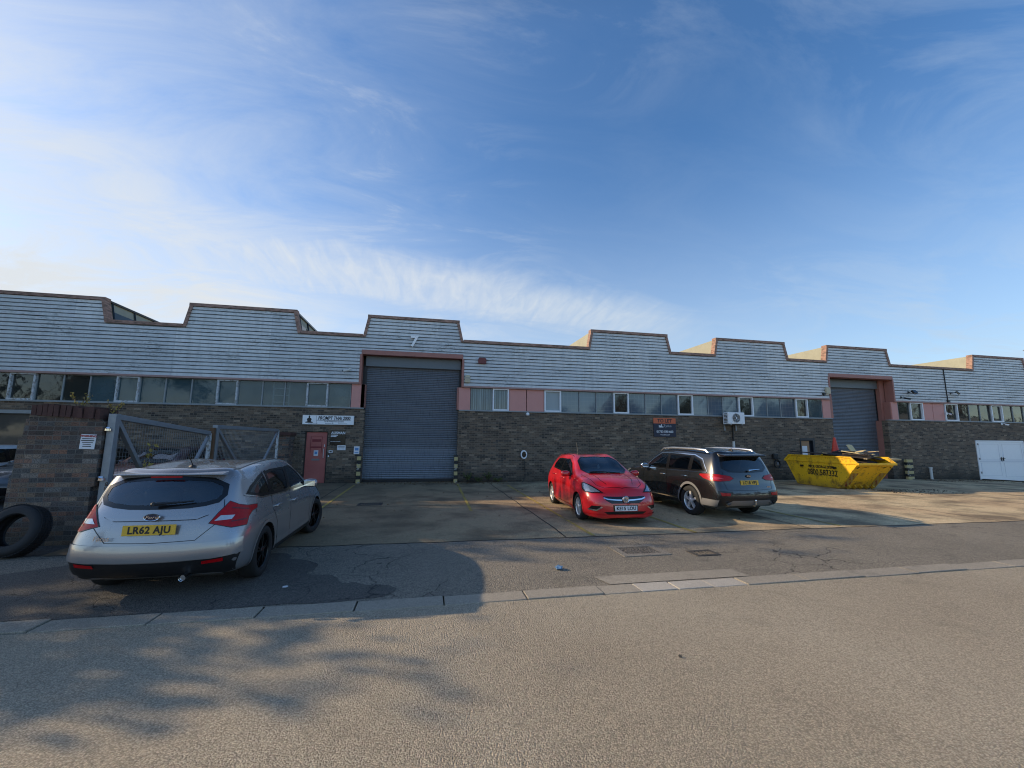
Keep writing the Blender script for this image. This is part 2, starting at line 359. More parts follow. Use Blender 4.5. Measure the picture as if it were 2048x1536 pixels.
# ------------------------------------------------------------------ mesh helpers
def tag(o, label=None, cat=None, group=None, kind=None):
    if label: o['label'] = label
    if cat: o['category'] = cat
    if group: o['group'] = group
    if kind: o['kind'] = kind
    return o
def empty(name, loc=(0, 0, 0), rz=0.0, **kw):
    o = bpy.data.objects.new(name, None); COL.objects.link(o); o.location = loc; o.rotation_euler = (0, 0, rz); o.empty_display_size = .2
    return tag(o, **kw)
class MB:
    def __init__(s): s.v = []; s.f = []; s.mi = []; s.m = 0
    def add(s, vs, fs):
        o = len(s.v); s.v += [tuple(p) for p in vs]; s.f += [tuple(o + i for i in f) for f in fs]; s.mi += [s.m] * len(fs); return s
    def box(s, a, b, rot=None):
        (x0, y0, z0), (x1, y1, z1) = a, b
        vs = [(x0, y0, z0), (x1, y0, z0), (x1, y1, z0), (x0, y1, z0), (x0, y0, z1), (x1, y0, z1), (x1, y1, z1), (x0, y1, z1)]
        if rot is not None:
            c = Vector(((x0 + x1) / 2, (y0 + y1) / 2, (z0 + z1) / 2)); vs = [c + rot @ (Vector(p) - c) for p in vs]
        return s.add(vs, [(0, 3, 2, 1), (4, 5, 6, 7), (0, 1, 5, 4), (1, 2, 6, 5), (2, 3, 7, 6), (3, 0, 4, 7)])
    def quad(s, *p): return s.add(p, [tuple(range(len(p)))])
    def tube(s, pts, r, n=8, cap=True):
        pts = [Vector(p) for p in pts]; rs = r if isinstance(r, (list, tuple)) else [r] * len(pts); rings = []
        up = None
        for i, p in enumerate(pts):
            d = (pts[min(i + 1, len(pts) - 1)] - pts[max(i - 1, 0)]).normalized()
            if up is None: up = Vector((0, 0, 1)) if abs(d.z) < .9 else Vector((1, 0, 0))
            a = d.cross(up).normalized(); up = a.cross(d).normalized()
            rings.append([p + (a * math.cos(2 * math.pi * k / n) + up * math.sin(2 * math.pi * k / n)) * rs[i] for k in range(n)])
        vs = [q for rg in rings for q in rg]; fs = []
        for i in range(len(pts) - 1):
            for k in range(n): fs.append((i * n + k, i * n + (k + 1) % n, (i + 1) * n + (k + 1) % n, (i + 1) * n + k))
        if cap: fs += [tuple(range(n))[::-1], tuple((len(pts) - 1) * n + k for k in range(n))]
        return s.add(vs, fs)
    def lathe(s, prof, axis='y', n=32, c=(0, 0, 0), closed=False):
        vs = []
        for r, h in prof:
            for k in range(n):
                a = 2 * math.pi * k / n; ca, sa = r * math.cos(a), r * math.sin(a)
                vs.append((c[0] + ca, c[1] + h, c[2] + sa) if axis == 'y' else (c[0] + ca, c[1] + sa, c[2] + h) if axis == 'z' else (c[0] + h, c[1] + ca, c[2] + sa))
        fs = []; m = len(prof)
        for i in range(m if closed else m - 1):
            j = (i + 1) % m
            for k in range(n): fs.append((i * n + k, i * n + (k + 1) % n, j * n + (k + 1) % n, j * n + k))
        return s.add(vs, fs)
    def prism(s, poly, y0, y1, ax='y'):
        n = len(poly); mk = (lambda p, h: (p[0], h, p[1])) if ax == 'y' else (lambda p, h: (p[0], p[1], h)) if ax == 'z' else (lambda p, h: (h, p[0], p[1]))
        vs = [mk(p, y0) for p in poly] + [mk(p, y1) for p in poly]
        return s.add(vs, [tuple(range(n)), tuple(range(2 * n - 1, n - 1, -1))] + [(i, i + n, (i + 1) % n + n, (i + 1) % n) for i in range(n)])
    def build(s, name, mats, parent=None, smooth=False, bevel=0, fix=True):
        me = bpy.data.meshes.new(name); me.from_pydata(s.v, [], s.f)
        for m in (mats if isinstance(mats, (list, tuple)) else [mats]): me.materials.append(m)
        if any(s.mi): me.polygons.foreach_set('material_index', s.mi)
        if fix:
            bm = bmesh.new(); bm.from_mesh(me); bmesh.ops.recalc_face_normals(bm, faces=bm.faces); bm.to_mesh(me); bm.free()
        o = bpy.data.objects.new(name, me); COL.objects.link(o)
        if parent: o.parent = parent
        if smooth:
            me.polygons.foreach_set('use_smooth', [True] * len(me.polygons))
            me.set_sharp_from_angle(angle=R(40 if smooth is True else smooth))
        if bevel:
            md = o.modifiers.new('bevel', 'BEVEL'); md.width = bevel; md.segments = 2; md.limit_method = 'ANGLE'; md.angle_limit = R(40)
        return o

def text(string, size, mat, parent, loc, rot=(R(90), 0, 0), name='lettering', align='CENTER', ext=.002, bold=0.0, shear=0.0, xs=1.0, space=1.0):
    cu = bpy.data.curves.new(name, 'FONT'); cu.body = string; cu.size = size; cu.align_x = align; cu.align_y = 'CENTER'; cu.extrude = ext; cu.offset = bold; cu.shear = shear; cu.space_character = space; cu.resolution_u = 3
    to = bpy.data.objects.new(name + '_curve', cu); COL.objects.link(to)
    dg = bpy.context.evaluated_depsgraph_get(); me = bpy.data.meshes.new_from_object(to.evaluated_get(dg))
    bpy.data.objects.remove(to); bpy.data.curves.remove(cu)
    me.name = name; me.materials.clear(); me.materials.append(mat)
    o = bpy.data.objects.new(name, me); COL.objects.link(o); o.parent = parent; o.location = loc; o.rotation_euler = rot; o.scale = (xs, 1, 1)
    return o
def sign(name, x0, x1, z0, z1, y, mat, label, cat='sign', th=.012, group=None):
    """flat board facing the camera side (-y), origin at its centre"""
    w, h = (x1 - x0) / 2, (z1 - z0) / 2
    o = MB().box((-w, 0, -h), (w, th, h)).build(name, mat, None, bevel=.003)
    o.location = ((x0 + x1) / 2, y - th, (z0 + z1) / 2); tag(o, label, cat, group); return o
def leafcards(mb, c, n, spread, size, tilt=1.0):
    for _ in range(n):
        p = Vector(c) + Vector((random.gauss(0, spread), random.gauss(0, spread), random.gauss(0, spread)))
        a = Vector((U(-1, 1), U(-1, 1), U(-1, 1) * tilt)).normalized(); b = a.cross(Vector((U(-1, 1), U(-1, 1), U(-1, 1)))).normalized()
        s = size * U(.6, 1.3)
        mb.quad(p - a * s, p - b * s * .5, p + a * s, p + b * s * .5)

# ------------------------------------------------------------------ camera, sun, sky
f_px, yaw, pit, rol = 819.28, .205617, .134298, .0082867
fw = Vector((math.sin(yaw) * math.cos(pit), math.cos(yaw) * math.cos(pit), math.sin(pit)))
r0 = Vector((math.cos(yaw), -math.sin(yaw), 0)); u0 = r0.cross(fw)
rt = r0 * math.cos(rol) + u0 * math.sin(rol); up = -r0 * math.sin(rol) + u0 * math.cos(rol)
cd = bpy.data.cameras.new('camera'); cam = bpy.data.objects.new('camera', cd); COL.objects.link(cam)
cd.sensor_fit = 'HORIZONTAL'; cd.sensor_width = 36; cd.lens = 36 * f_px / 2048; cd.clip_start = .05; cd.clip_end = 3000
mt = Matrix((rt, up, -fw)).transposed().to_4x4(); mt.translation = Vector((0, -17.28, 1.7554)); cam.matrix_world = mt
SC.camera = cam

SUN = Vector((-2.15, .74, 1.0)).normalized()
sl = bpy.data.lights.new('sun', 'SUN'); sl.energy = 5.0; sl.angle = R(.55); sl.color = (1, .78, .50)
so = bpy.data.objects.new('sun', sl); COL.objects.link(so); so.rotation_euler = SUN.to_track_quat('Z', 'Y').to_euler(); so.location = (-30, 10, 30)

w = bpy.data.worlds.new('World'); SC.world = w; w.use_nodes = True; wt = w.node_tree; wt.nodes.clear()
class WT(NT):
    def __init__(s): s.t = wt; s.out = s.n('ShaderNodeOutputWorld')
t = WT()
sky = t.n('ShaderNodeTexSky', sky_type='NISHITA'); sky.sun_disc = False; sky.sun_elevation = math.asin(SUN.z); sky.sun_rotation = math.atan2(SUN.x, SUN.y) % (2 * math.pi)
sky.altitude = 0; sky.air_density = 1.0; sky.dust_density = .6; sky.ozone_density = 2.2
tc = t.n('ShaderNodeTexCoord'); sp = t.n('ShaderNodeSeparateXYZ'); t.l(tc.outputs['Generated'], sp.inputs[0])
zc = t.math('MAXIMUM', sp.outputs[2], .02)
den = t.math('ADD', zc, .16)
px_, py_ = t.math('DIVIDE', sp.outputs[0], den), t.math('DIVIDE', sp.outputs[1], den)
cb = t.n('ShaderNodeCombineXYZ'); t.l(px_, cb.inputs[0]); t.l(py_, cb.inputs[1])
def mapped(scale, rot, loc=(0, 0, 0)):
    mp = t.n('ShaderNodeMapping'); t.l(cb.outputs[0], mp.inputs['Vector']); mp.inputs['Scale'].default_value = scale; mp.inputs['Rotation'].default_value = (0, 0, rot); mp.inputs['Location'].default_value = loc
    return mp.outputs[0]
n1 = t.noise(mapped((.9, 1.9, 1), .75), 1.9, 10, .66, .8)          # wispy cirrus
n2 = t.noise(mapped((.35, .5, 1), .3, (3, 1, 0)), .9, 4, .5)        # where the cloud sheets lie
n3 = t.noise(mapped((7, 2.0, 1), .35), 2.6, 4, .55, .5)              # fine ripples
veil = t.ramp(t.math('ADD', t.math('MULTIPLY', px_, -.5), .5), [(.18, 0.0), (.40, .08), (.68, .42), (1.0, 1.0)])
wisp = t.math('MULTIPLY', veil, t.ramp(t.math('ADD', t.math('MULTIPLY', n1, .7), t.math('MULTIPLY', n2, .3)), [(.38, .12), (.64, 1.0)]))
faint = t.math('MULTIPLY', t.ramp(n1, [(.44, 0.0), (.70, .46)]), t.ramp(n2, [(.40, .1), (.56, 1.0)]))
# band of altocumulus low over the roofs in front
bd = t.math('SUBTRACT', py_, t.math('ADD', t.math('MULTIPLY', px_, .16), 1.80))
bd = t.math('ADD', bd, t.math('MULTIPLY', t.math('SUBTRACT', n1, .5), .42))
band = t.ramp(t.math('ADD', t.math('MULTIPLY', bd, 1.0), .5), [(.16, 0.0), (.46, 1.0), (.60, .9), (.88, 0.0)], 'EASE')
bext = t.ramp(t.math('ADD', t.math('MULTIPLY', px_, .25), .5), [(.2, 0.0), (.34, 1.0), (.70, .9), (.95, 0.0)], 'EASE')
rip = t.math('ADD', .72, t.math('MULTIPLY', t.math('SUBTRACT', n3, .5), 1.1))
bandc = t.math('MULTIPLY', t.math('MULTIPLY', band, bext), t.math('MULTIPLY', rip, .70))
lowz = t.ramp(sp.outputs[2], [(.0, 1.0), (.62, 0.0)], 'EASE')
cl = t.math('MAXIMUM', t.math('MAXIMUM', t.math('MULTIPLY', wisp, .74), bandc), faint)
cl = t.math('ADD', cl, t.math('MULTIPLY', lowz, .58), clamp=True)
grade = t.n('ShaderNodeHueSaturation'); t.l(sky.outputs[0], grade.inputs['Color']); grade.inputs['Saturation'].default_value = 1.20; grade.inputs['Value'].default_value = 1.27
cloudcol = t.mix(t.ramp(sp.outputs[0], [(.0, 1.0), (.75, 0.0)]), (3.6, 4.4, 5.3), (5.0, 5.3, 5.6))
front = t.ramp(t.math('ADD', t.math('MULTIPLY', sp.outputs[1], .5), .5), [(.40, .25), (.60, 1.0)], 'EASE')      # the veil hangs on the sunny side; thinned behind the camera to cut the fill light
cl = t.math('MULTIPLY', cl, front)
skyc = t.mix(cl, t.mix(1.0, grade.outputs[0], (.97, 1.0, 1.06), 'MULTIPLY'), cloudcol)
sky_fill = t.math('MULTIPLY', t.ramp(t.math('ADD', t.math('MULTIPLY', sp.outputs[1], .5), .5), [(.30, 1.25), (.60, 1.0)], 'EASE'), t.ramp(sp.outputs[2], [(.74, 1.0), (.93, .35)], 'EASE'))  # added gain: sky brighter behind the camera to light the facade, dimmer overhead
skyd = t.mix(1.0, skyc, sky_fill, 'MULTIPLY')
bg = t.n('ShaderNodeBackground'); t.l(skyd, bg.inputs[0]); bg.inputs[1].default_value = .15
t.l(bg.outputs[0], t.out.inputs[0])

# ------------------------------------------------------------------ ground surfaces
def sheet(name, xs, ys, dz, mat, kind='structure'):
    mb = MB()
    for i in range(len(xs) - 1):
        for j in range(len(ys) - 1):
            mb.quad(*[(x, y, gz(x, y) + dz) for x, y in ((xs[i], ys[j]), (xs[i + 1], ys[j]), (xs[i + 1], ys[j + 1]), (xs[i], ys[j + 1]))])
    o = mb.build(name, mat, None, fix=False); return tag(o, kind=kind)
XS = [-80, -40, -20, -5.38, 0, 12, 20, 24.5, 26, 28, 30, 32, 34, 36, 50, 80]
sheet('ground', [-1500, -300, -80, 0, 24.5, 28, 32, 36, 80, 300, 1500], [-1500, -200, -45, 0, 60, 300, 1500], -.06, M['ground'])
sheet('road', XS, [-26, -12.60], .0, M['road'])
sheet('pavement', XS, [-12.33, -9.85], .0, M['apron'])
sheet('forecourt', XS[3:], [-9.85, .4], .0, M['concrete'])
sheet('yard', XS[:4], [-9.85, .4], .0, M['yard'])
# flush concrete channel blocks
mb = MB(); x = -40.0; blk = []
while x < 60:
    L = .915 if x < 2.0 or x > 3.9 else .48
    pale = 2.55 < x < 3.75
    mb.m = 1 if pale else 0; dz = U(-.004, .006); e = .008
    y0, y1 = -12.595 + U(-.012, .012), -12.335 + U(-.012, .012)
    mb.box((x + e, y0, gz(x) - .1), (x + L - e, y1, gz(x) + .008 + dz)); x += L
mb.m = 2; mb.box((-40, -12.63, -.35), (60, -12.31, -.33))
kb = mb.build('kerb', [M['kerb'], M['kerbpale'], M['joint']], bevel=.006); tag(kb, kind='structure')
tag(MB().quad(*[(x, y, gz(x) - .012) for x, y in ((-40, -12.64), (60, -12.64), (60, -12.30), (-40, -12.30))]).build('kerb_bed', M['joint'], fix=False), kind='structure')
def strip(mb, pts, wd, dz):
    for (a, b) in zip(pts, pts[1:]):
        d = Vector((b[0] - a[0], b[1] - a[1])).normalized(); nx, ny = -d.y * wd / 2, d.x * wd / 2
        mb.quad(*[(q[0], q[1], gz(q[0]) + dz) for q in ((a[0] + nx, a[1] + ny), (a[0] - nx, a[1] - ny), (b[0] - nx, b[1] - ny), (b[0] + nx, b[1] + ny))])
jm = MB()
for xj in (-2.9, 2.6, 8.0, 13.5): strip(jm, [(xj + U(-.02, .02), y) for y in np.linspace(-9.84, -.2, 12)], .028, .004)
for yj in (-5.9,): strip(jm, [(x, yj + U(-.02, .02)) for x in np.linspace(-5.3, 13, 24)], .022, .0045)
strip(jm, [(x, -9.85 + U(-.03, .03)) for x in np.linspace(-5.3, 30, 90)], .035, .0042)
tag(jm.build('forecourt_joint', M['joint'], fix=False), kind='structure')
for xa, ya, xb, yb in ((-2.52, -.8, -2.48, -6.3), (1.30, -.6, 1.17, -6.9), (3.2, -1.2, 3.14, -9.8), (5.22, -4.5, 5.27, -9.84), (8.9, -1.2, 8.9, -9.7)):
    lm = MB(); strip(lm, [(xa + (xb - xa) * q, ya + (yb - ya) * q) for q in np.linspace(0, 1, 8)], .075, .008); tag(lm.build('parking_line', M['yellowline'], fix=False), kind='structure')
# irregular tarmac repair between the kerb and the silver car
pp = [Vector(q) for q in ((-3.6, -12.28), (-2.6, -12.29), (-1.6, -12.29), (-.7, -12.28), (-.25, -12.1), (-.5, -11.8), (-.9, -11.75), (-1.0, -11.4), (-1.5, -11.25), (-1.4, -10.8), (-1.9, -10.5), (-1.8, -10.2), (-3.0, -10.0), (-4.6, -10.3), (-5.6, -11.0), (-5.2, -12.0))]
for jit in (.07, .03, .008): pp = [q + Vector((U(-jit, jit), U(-jit, jit * .6))) for a_, b_ in zip(pp, pp[1:] + pp[:1]) for q in (a_ * .75 + b_ * .25, a_ * .25 + b_ * .75)]
tag(MB().add([(x, y, gz(x) + .005) for x, y in pp], [tuple(range(len(pp)))]).build('tarmac_patch', M['newpatch'], fix=False), kind='structure')
for x0, x1, y0, y1 in ((2.3, 4.3, -12.3, -12.0),):
    tag(MB().quad(*[(x, y, gz(x) + .006) for x, y in ((x0, y0), (x1, y0), (x1 - .05, y1), (x0 - .1, y1))]).build('concrete_patch', M['kerb'], fix=False), kind='structure')

# covers in the ground
def cover(name, cx, cy, w, h, label, cat, bars, vertical=False, frame=.05):
    z = gz(cx) + .006; mb = MB()
    for a, b in (((-w / 2, -h / 2), (w / 2, -h / 2 + frame)), ((-w / 2, h / 2 - frame), (w / 2, h / 2)), ((-w / 2, -h / 2 + frame), (-w / 2 + frame, h / 2 - frame)), ((w / 2 - frame, -h / 2 + frame), (w / 2, h / 2 - frame))):
        mb.box((a[0], a[1], -.02), (b[0], b[1], .006))
    root = empty(name, (cx, cy, z), label=label, cat=cat)
    mb.build('frame', M['surround'] if frame > .1 else M['iron'], root)
    pm = MB().box((-w / 2 + frame, -h / 2 + frame, -.05), (w / 2 - frame, h / 2 - frame, -.008 if bars else .003))
    for i in range(bars):
        q = -w / 2 + frame + (w - 2 * frame) * (i + .5) / bars; pm.m = 1
        pm.box((q - .014, -h / 2 + frame, -.03), (q + .014, h / 2 - frame, .003))
    pm.build('grate' if bars else 'lid', [M['joint'] if bars else M['lid'], M['lid'] if bars == 5 else M['iron']], root)
cover('drain_grate', -1.38, -5.5, .62, .42, 'slotted iron drain grate in the forecourt before the large roller shutter', 'drain', 9)
cover('manhole_cover', 3.45, -10.9, .8, .62, 'large rectangular manhole cover with concrete surround on the pavement', 'manhole', 0, frame=.11)
cover('manhole_cover', 4.42, -11.2, .42, .3, 'small manhole cover to the right of the larger one on the pavement', 'manhole', 5)

# ------------------------------------------------------------------ the warehouse
wh = empty('warehouse', (0, 0, 0), label='long low industrial unit with white ribbed cladding, saw-tooth parapet and dark brick base', cat='building')
CB, SILL, VAL, PK = 3.99, 2.92, 5.94, 6.77
XL, XR = -17.2, 60.0
teeth = [(-15.9, -11.68), (-8.86, -5.22), (-2.42, 1.21), (7.31, 11.09), (13.83, 17.72), (20.42, 24.29), (30.57, 34.52), (37.2, 41.0), (44, 47.8)]
def slabs(ops, z0, z1, mb, y0=0.0, y1=.3):
    x = XL
    for a, b, top in sorted(ops):
        mb.box((x, y0, z0), (a, y1, z1)); mb.box((a, y0, top), (b, y1, z1)); x = b
    mb.box((x, y0, z0), (XR, y1, z1))
ops = [(-17.0, -13.4, 2.5), (-4.56, -3.72, 2.0), (18.32, 19.19, 1.93), (30.0, 33.7, 1.92)]
m1 = MB(); x = XL
segs = [(XL, -2.43), (1.31, 20.45), (24.02, XR)]
for a, b in segs:
    xx = a
    for oa, ob, top in ops:
        if a <= oa and ob <= b:
            m1.box((xx, 0, -1.2), (oa, .3, SILL)); m1.box((oa, 0, top), (ob, .3, SILL)); xx = ob
    m1.box((xx, 0, -1.2), (b, .3, SILL))
m1.build('brick_wall', M['brick'], wh)
# sill ledge
m = MB()
for a, b in ((XL, -2.46), (1.34, 20.42), (24.05, XR)): m.box((a, -.05, SILL - .002), (b, .12, SILL + .045))
m.build('window_sill', M['mullion'], wh)
# ribbed cladding: every course is a flat with a shadow groove, cut by the parapet outline and the shutter openings
def edges(z):
    if z <= VAL: iv = [(XL, XR)]
    else:
        q = (z - VAL) / (PK - VAL); iv = [(a - .16 * (1 - q), b + .19 * (1 - q)) for a, b in teeth]
    return iv
HOLES = [(-2.64, 1.45, 5.30), (20.37, 24.53, 5.28)]
def cut(iv, z):
    out = []
    for a, b in iv:
        for h0, h1, ht in HOLES:
            if z < ht and a < h0 and b > h1: out.append((a, h0)); a = h1
        out.append((a, b))
    return out
m = MB(); P = .1425; z = CB
rows = []
while z < PK - .03: rows.append((z, min(z + P, PK))); z += P
for z0, z1 in rows:
    zs = sorted({z0, z1} | {q for q in (VAL, 5.28, 5.30) if z0 < q < z1})
    for za, zb in zip(zs, zs[1:]):
        e = 1e-4; A, B = cut(edges(za + e), za + e), cut(edges(zb - e), zb - e)
        def yo(zz):                                                # profile depth inside the course
            q = (zz - z0) / P; return 0
        # sample the profile of this course
        prof = [(0.0, -.075), (.70, -.075), (.76, -.047), (.92, -.047), (1.0, -.075)]
        pz = [(z0 + q * P, y) for q, y in prof]
        def yat(zz):
            for (a, ya), (b, yb) in zip(pz, pz[1:]):
                if a - 1e-6 <= zz <= b + 1e-6: return ya + (yb - ya) * (zz - a) / (b - a)
            return -.075
        cutz = [za] + [q for q, _ in pz if za < q < zb] + [zb]
        for (a0, a1), (b0, b1) in zip(A, B):
            for c0, c1 in zip(cutz, cutz[1:]):
                k0, k1 = (c0 - za) / (zb - za), (c1 - za) / (zb - za)
                xa0, xb0, xa1, xb1 = a0 + (b0 - a0) * k0, a1 + (b1 - a1) * k0, a0 + (b0 - a0) * k1, a1 + (b1 - a1) * k1
                mid = (c0 + c1) / 2; q = (mid - z0) / P
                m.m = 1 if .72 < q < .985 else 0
                m.quad((xa0, yat(c0 + 1e-7), c0), (xb0, yat(c0 + 1e-7), c0), (xb1, yat(c1 - 1e-7), c1), (xa1, yat(c1 - 1e-7), c1))
# close the back of the parapet
m.m = 0
for a, b in edges(PK - .3): pass
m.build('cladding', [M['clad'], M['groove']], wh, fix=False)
m = MB()
for a, b in ((XL, -2.66), (1.47, 20.35), (24.55, XR)): m.box((a, -.02, CB), (b, .10, CB + .02))
for a, b in teeth: m.prism([(a - .16, VAL), (b + .19, VAL), (b, PK), (a, PK)], .02, .12)
for a, b in ((XL, -2.66), (1.47, 20.35), (24.55, XR)): m.box((a, .0, CB + .03), (b, .11, VAL - .01))
for a, b, q in HOLES: m.box((a, .0, q + .01), (b, .11, VAL - .01))
m.build('parapet_back', M['monitor'], wh)
# coping along the stepped outline
m = MB(); T = .115; pts = []
for a, b in teeth: pts += [(a - .16, VAL), (a, PK), (b, PK), (b + .19, VAL)]
pts = [(XL, VAL)] + pts + [(XR, VAL)]
for k, ((xa, za), (xb, zb)) in enumerate(zip(pts, pts[1:])):
    if abs(za - zb) < .01: m.box((xa - (.06 if za > VAL + .1 else -.06), -.125, za - T + .02), (xb + (.06 if za > VAL + .1 else -.06), .16, za + .02))
    else:
        s = 1 if zb > za else -1; o = -.07 * s
        a, b = ((xa, za), (xb, zb)) if zb > za else ((xb, zb), (xa, za))
        q = [(a[0] - .055, a[1] - .09), (a[0] + .055, a[1] - .09), (b[0] + .055, b[1] - T + .018), (b[0] - .055, b[1] - T + .018)]
        m.prism(q, -.122, .158)
m.build('coping', M['coping'], wh)
# trim under the cladding and around the two big openings
m = MB()
for a, b in ((XL, -2.70), (1.51, 20.31), (24.59, XR)): m.box((a, -.10, CB - .075), (b, .06, CB - .003))
m.build('cladding_trim', M['trimpale'], wh)
for a, b, top in HOLES:
    m = MB()
    m.box((a, -.11, top - .17), (b, .34, top + .015))
    m.box((a - .055, -.10, CB - .077), (a + .03, .34, top - .172)); m.box((b - .03, -.10, CB - .077), (b + .055, .34, top - .172))
    m.box((a + .0, .03, SILL + .05), (a + .2, .36, CB - .08)); m.box((b - .2, .03, SILL + .05), (b + .0, .36, CB - .08))
    m.build('opening_frame', M['oxide'], wh)
# roof behind: flat deck with glazed monitors running back
m = MB(); m.box((XL, .14, VAL - .28), (XR, 34, VAL - .18)); m.build('roof', M['deck'], wh)
m = MB(); m.box((XL, .31, -1.2), (XL + .3, 34, VAL - .29)); m.box((XR - .3, .31, -1.2), (XR, 34, VAL - .29)); m.box((XL + .31, 33.7, -1.2), (XR - .31, 34, VAL - .29)); m.build('side_wall', M['brick'], wh)
for a, b in teeth:
    r = MB(); z0 = VAL - .17
    r.prism([(a - .16, z0), (b + .19, z0), (b - .02, PK - .04), (a + .02, PK - .04)], .17, 26)
    ro = r.build('roof_monitor', M['monitor'], wh)
    g = MB(); g.m = 0; o = .012
    g.quad((b + .19 + o, .3, z0 + .08), (b + .19 + o, 25.8, z0 + .08), (b - .02 + o, 25.8, PK - .16), (b - .02 + o, .3, PK - .16))
    g.m = 1
    for q in np.arange(.3, 26, 1.2): g.tube([(b + .19 + .02, q, z0), (b + .02, q, PK - .05)], .03, 4)
    g.box((b - .08, .18, PK - .10), (b + .06, 26, PK - .03))
    g.build('glazing', [M['panedark'], M['rimblack']], ro)
# shutters
def shutter(x0, x1, ztop, boxz, y, base):
    m = MB(); pitch = .0755; n = int((boxz - base) / pitch) + 1
    prof = [(0, .004), (.18, -.016), (.45, -.026), (.75, -.020), (.92, .004), (1, .004)]
    zz = base
    for i in range(n):
        for (q, a), (q2, b) in zip(prof, prof[1:]):
            m.quad((x0, y + a, zz + q * pitch), (x1, y + a, zz + q * pitch), (x1, y + b, zz + q2 * pitch), (x0, y + b, zz + q2 * pitch))
        zz += pitch
    s = m.build('roller_shutter', M['shutter'], wh, fix=False, smooth=60)
    MB().box((x0, y - .16, boxz), (x1, y + .2, ztop)).build('shutter_box', M['shutterbox'], s)
    for g0, g1 in ((x0 - .12, x0 + .05), (x1 - .05, x1 + .12)): MB().box((g0, y - .05, base), (g1, y + .1, boxz - .01)).build('guide_rail', M['darkmetal'], s)
    MB().box((x0 + .06, y - .06, base - .05), (x1 - .06, y + .02, base + .06)).build('bottom_bar', M['darkmetal'], s)
    MB().box((x0 - .4, y + .21, -.3), (x1 + .4, y + .25, ztop)).build('backing', M['black'], s)
shutter(-2.50, 1.38, 5.12, 4.70, .36, .06)
shutter(20.42, 24.2, 5.10, 4.66, .62, -.08)
for q0, q1 in (((24.03, .301, -.4), (24.2, .62, SILL)), ((20.27, .301, -.4), (20.44, .62, SILL)), ((24.2, .37, SILL + .002), (24.52, .62, 5.1))): MB().box(q0, q1).build('jamb', M['oxide'], wh)
# red infill panels
def panel(a, b):
    MB().box((a, .0, SILL + .047), (b, .06, CB - .08)).build('infill_panel', M['panelred'], wh, bevel=.004)
for a, b in ((-2.60, -2.20 - .26), (1.32, 1.80), (3.49, 4.24), (4.27, 5.04), (19.90, 20.38), (24.38, 24.80), (26.56, 27.23), (27.26, 28.05)): panel(a, b)
# windows
def window(a, b, kind, glass):
    z0, z1 = SILL + .047, CB - .08; fr = MB(); c = kind == 'casement' or kind == 'flaky'
    fwid = .062 if c else .022; y0 = -.035 if c else .02
    fr.box((a, y0, z0), (a + fwid, .09, z1)); fr.box((b - fwid, y0, z0), (b, .09, z1))
    fr.box((a + fwid, y0, z0), (b - fwid, .09, z0 + fwid * (1 if c else .9))); fr.box((a + fwid, y0, z1 - fwid * .8), (b - fwid, .09, z1))
    w = fr.build('window', {'casement': M['frameclean'], 'flaky': M['flaky'], 'fixed': M['mullion']}[kind], wh)
    p = MB(); tl = U(-.008, .008)
    p.quad((a + fwid, .055 + tl, z0 + fwid), (b - fwid, .055 - tl, z0 + fwid), (b - fwid, .055 - tl + U(-.006, .006), z1 - fwid * .8), (a + fwid, .055 + tl, z1 - fwid * .8))
    p.build('pane', M[glass], w, fix=False)
lx = [-14.13, -13.38, -12.59, -11.8, -10.98, -10.26, -9.45, -8.6, -7.75, -7.04, -6.2, -5.41, -4.62, -3.83, -2.62]
lx = [-2.62 - 0.0] and [-16.6, -15.8, -14.95] + lx
for a, b in zip(lx, lx[1:]):
    c = round(a, 2) in (-14.13, -10.98, -7.75, -4.62)
    if abs(a + 3.83) < .01: b = -2.98
    window(a, b, 'flaky' if c else 'fixed', 'panedark' if a < -12 else 'pane')
panel(-2.96, -2.46)
window(1.82, 2.75, 'fixed', 'blind'); window(2.76, 3.47, 'casement', 'blind')
rx = [5.06, 5.83, 6.7, 7.51, 8.33, 9.09, 9.94, 10.77, 11.6, 12.4, 13.25, 14.05, 14.91, 15.74, 16.58, 17.37, 18.24, 18.97, 19.88]
for i, (a, b) in enumerate(zip(rx, rx[1:])):
    c = i in (0, 4, 8, 12, 16)
    window(a, b, 'casement' if c else 'fixed', 'panefrost' if i == 0 else 'panedark' if c else 'pane' if i == 17 else 'wired')
window(24.83, 25.62, 'fixed', 'panedark'); window(25.63, 26.53, 'casement', 'panedark')
rx = [28.09, 29.03, 29.92, 30.74, 31.56, 32.42, 33.29, 34.13, 34.95, 35.8, 36.6]
for i, (a, b) in enumerate(zip(rx, rx[1:])): window(a, b, 'casement' if i in (0, 4, 8) else 'fixed', 'panedark')
for a, b in ((XL, -2.64), (1.45, 20.30), (24.6, XR)): MB().box((a, 1.6, SILL - .3), (b, 1.64, CB + .4)).build('dark_interior', M['black'], wh)
def ladder(x0, x1, y, label):
    m = MB(); m.box((x0, y, 2.2), (x0 + .05, y + .03, 4.3)); m.box((x1 - .05, y, 2.2), (x1, y + .03, 4.3))
    for z_ in np.arange(2.3, 4.3, .27): m.box((x0 + .051, y + .004, z_), (x1 - .051, y + .026, z_ + .035))
    o = m.build('ladder', M['white']); tag(o, label, 'ladder')
ladder(-5.92, -5.30, .28, 'pale ladder standing inside behind the dusty windows left of the red door')
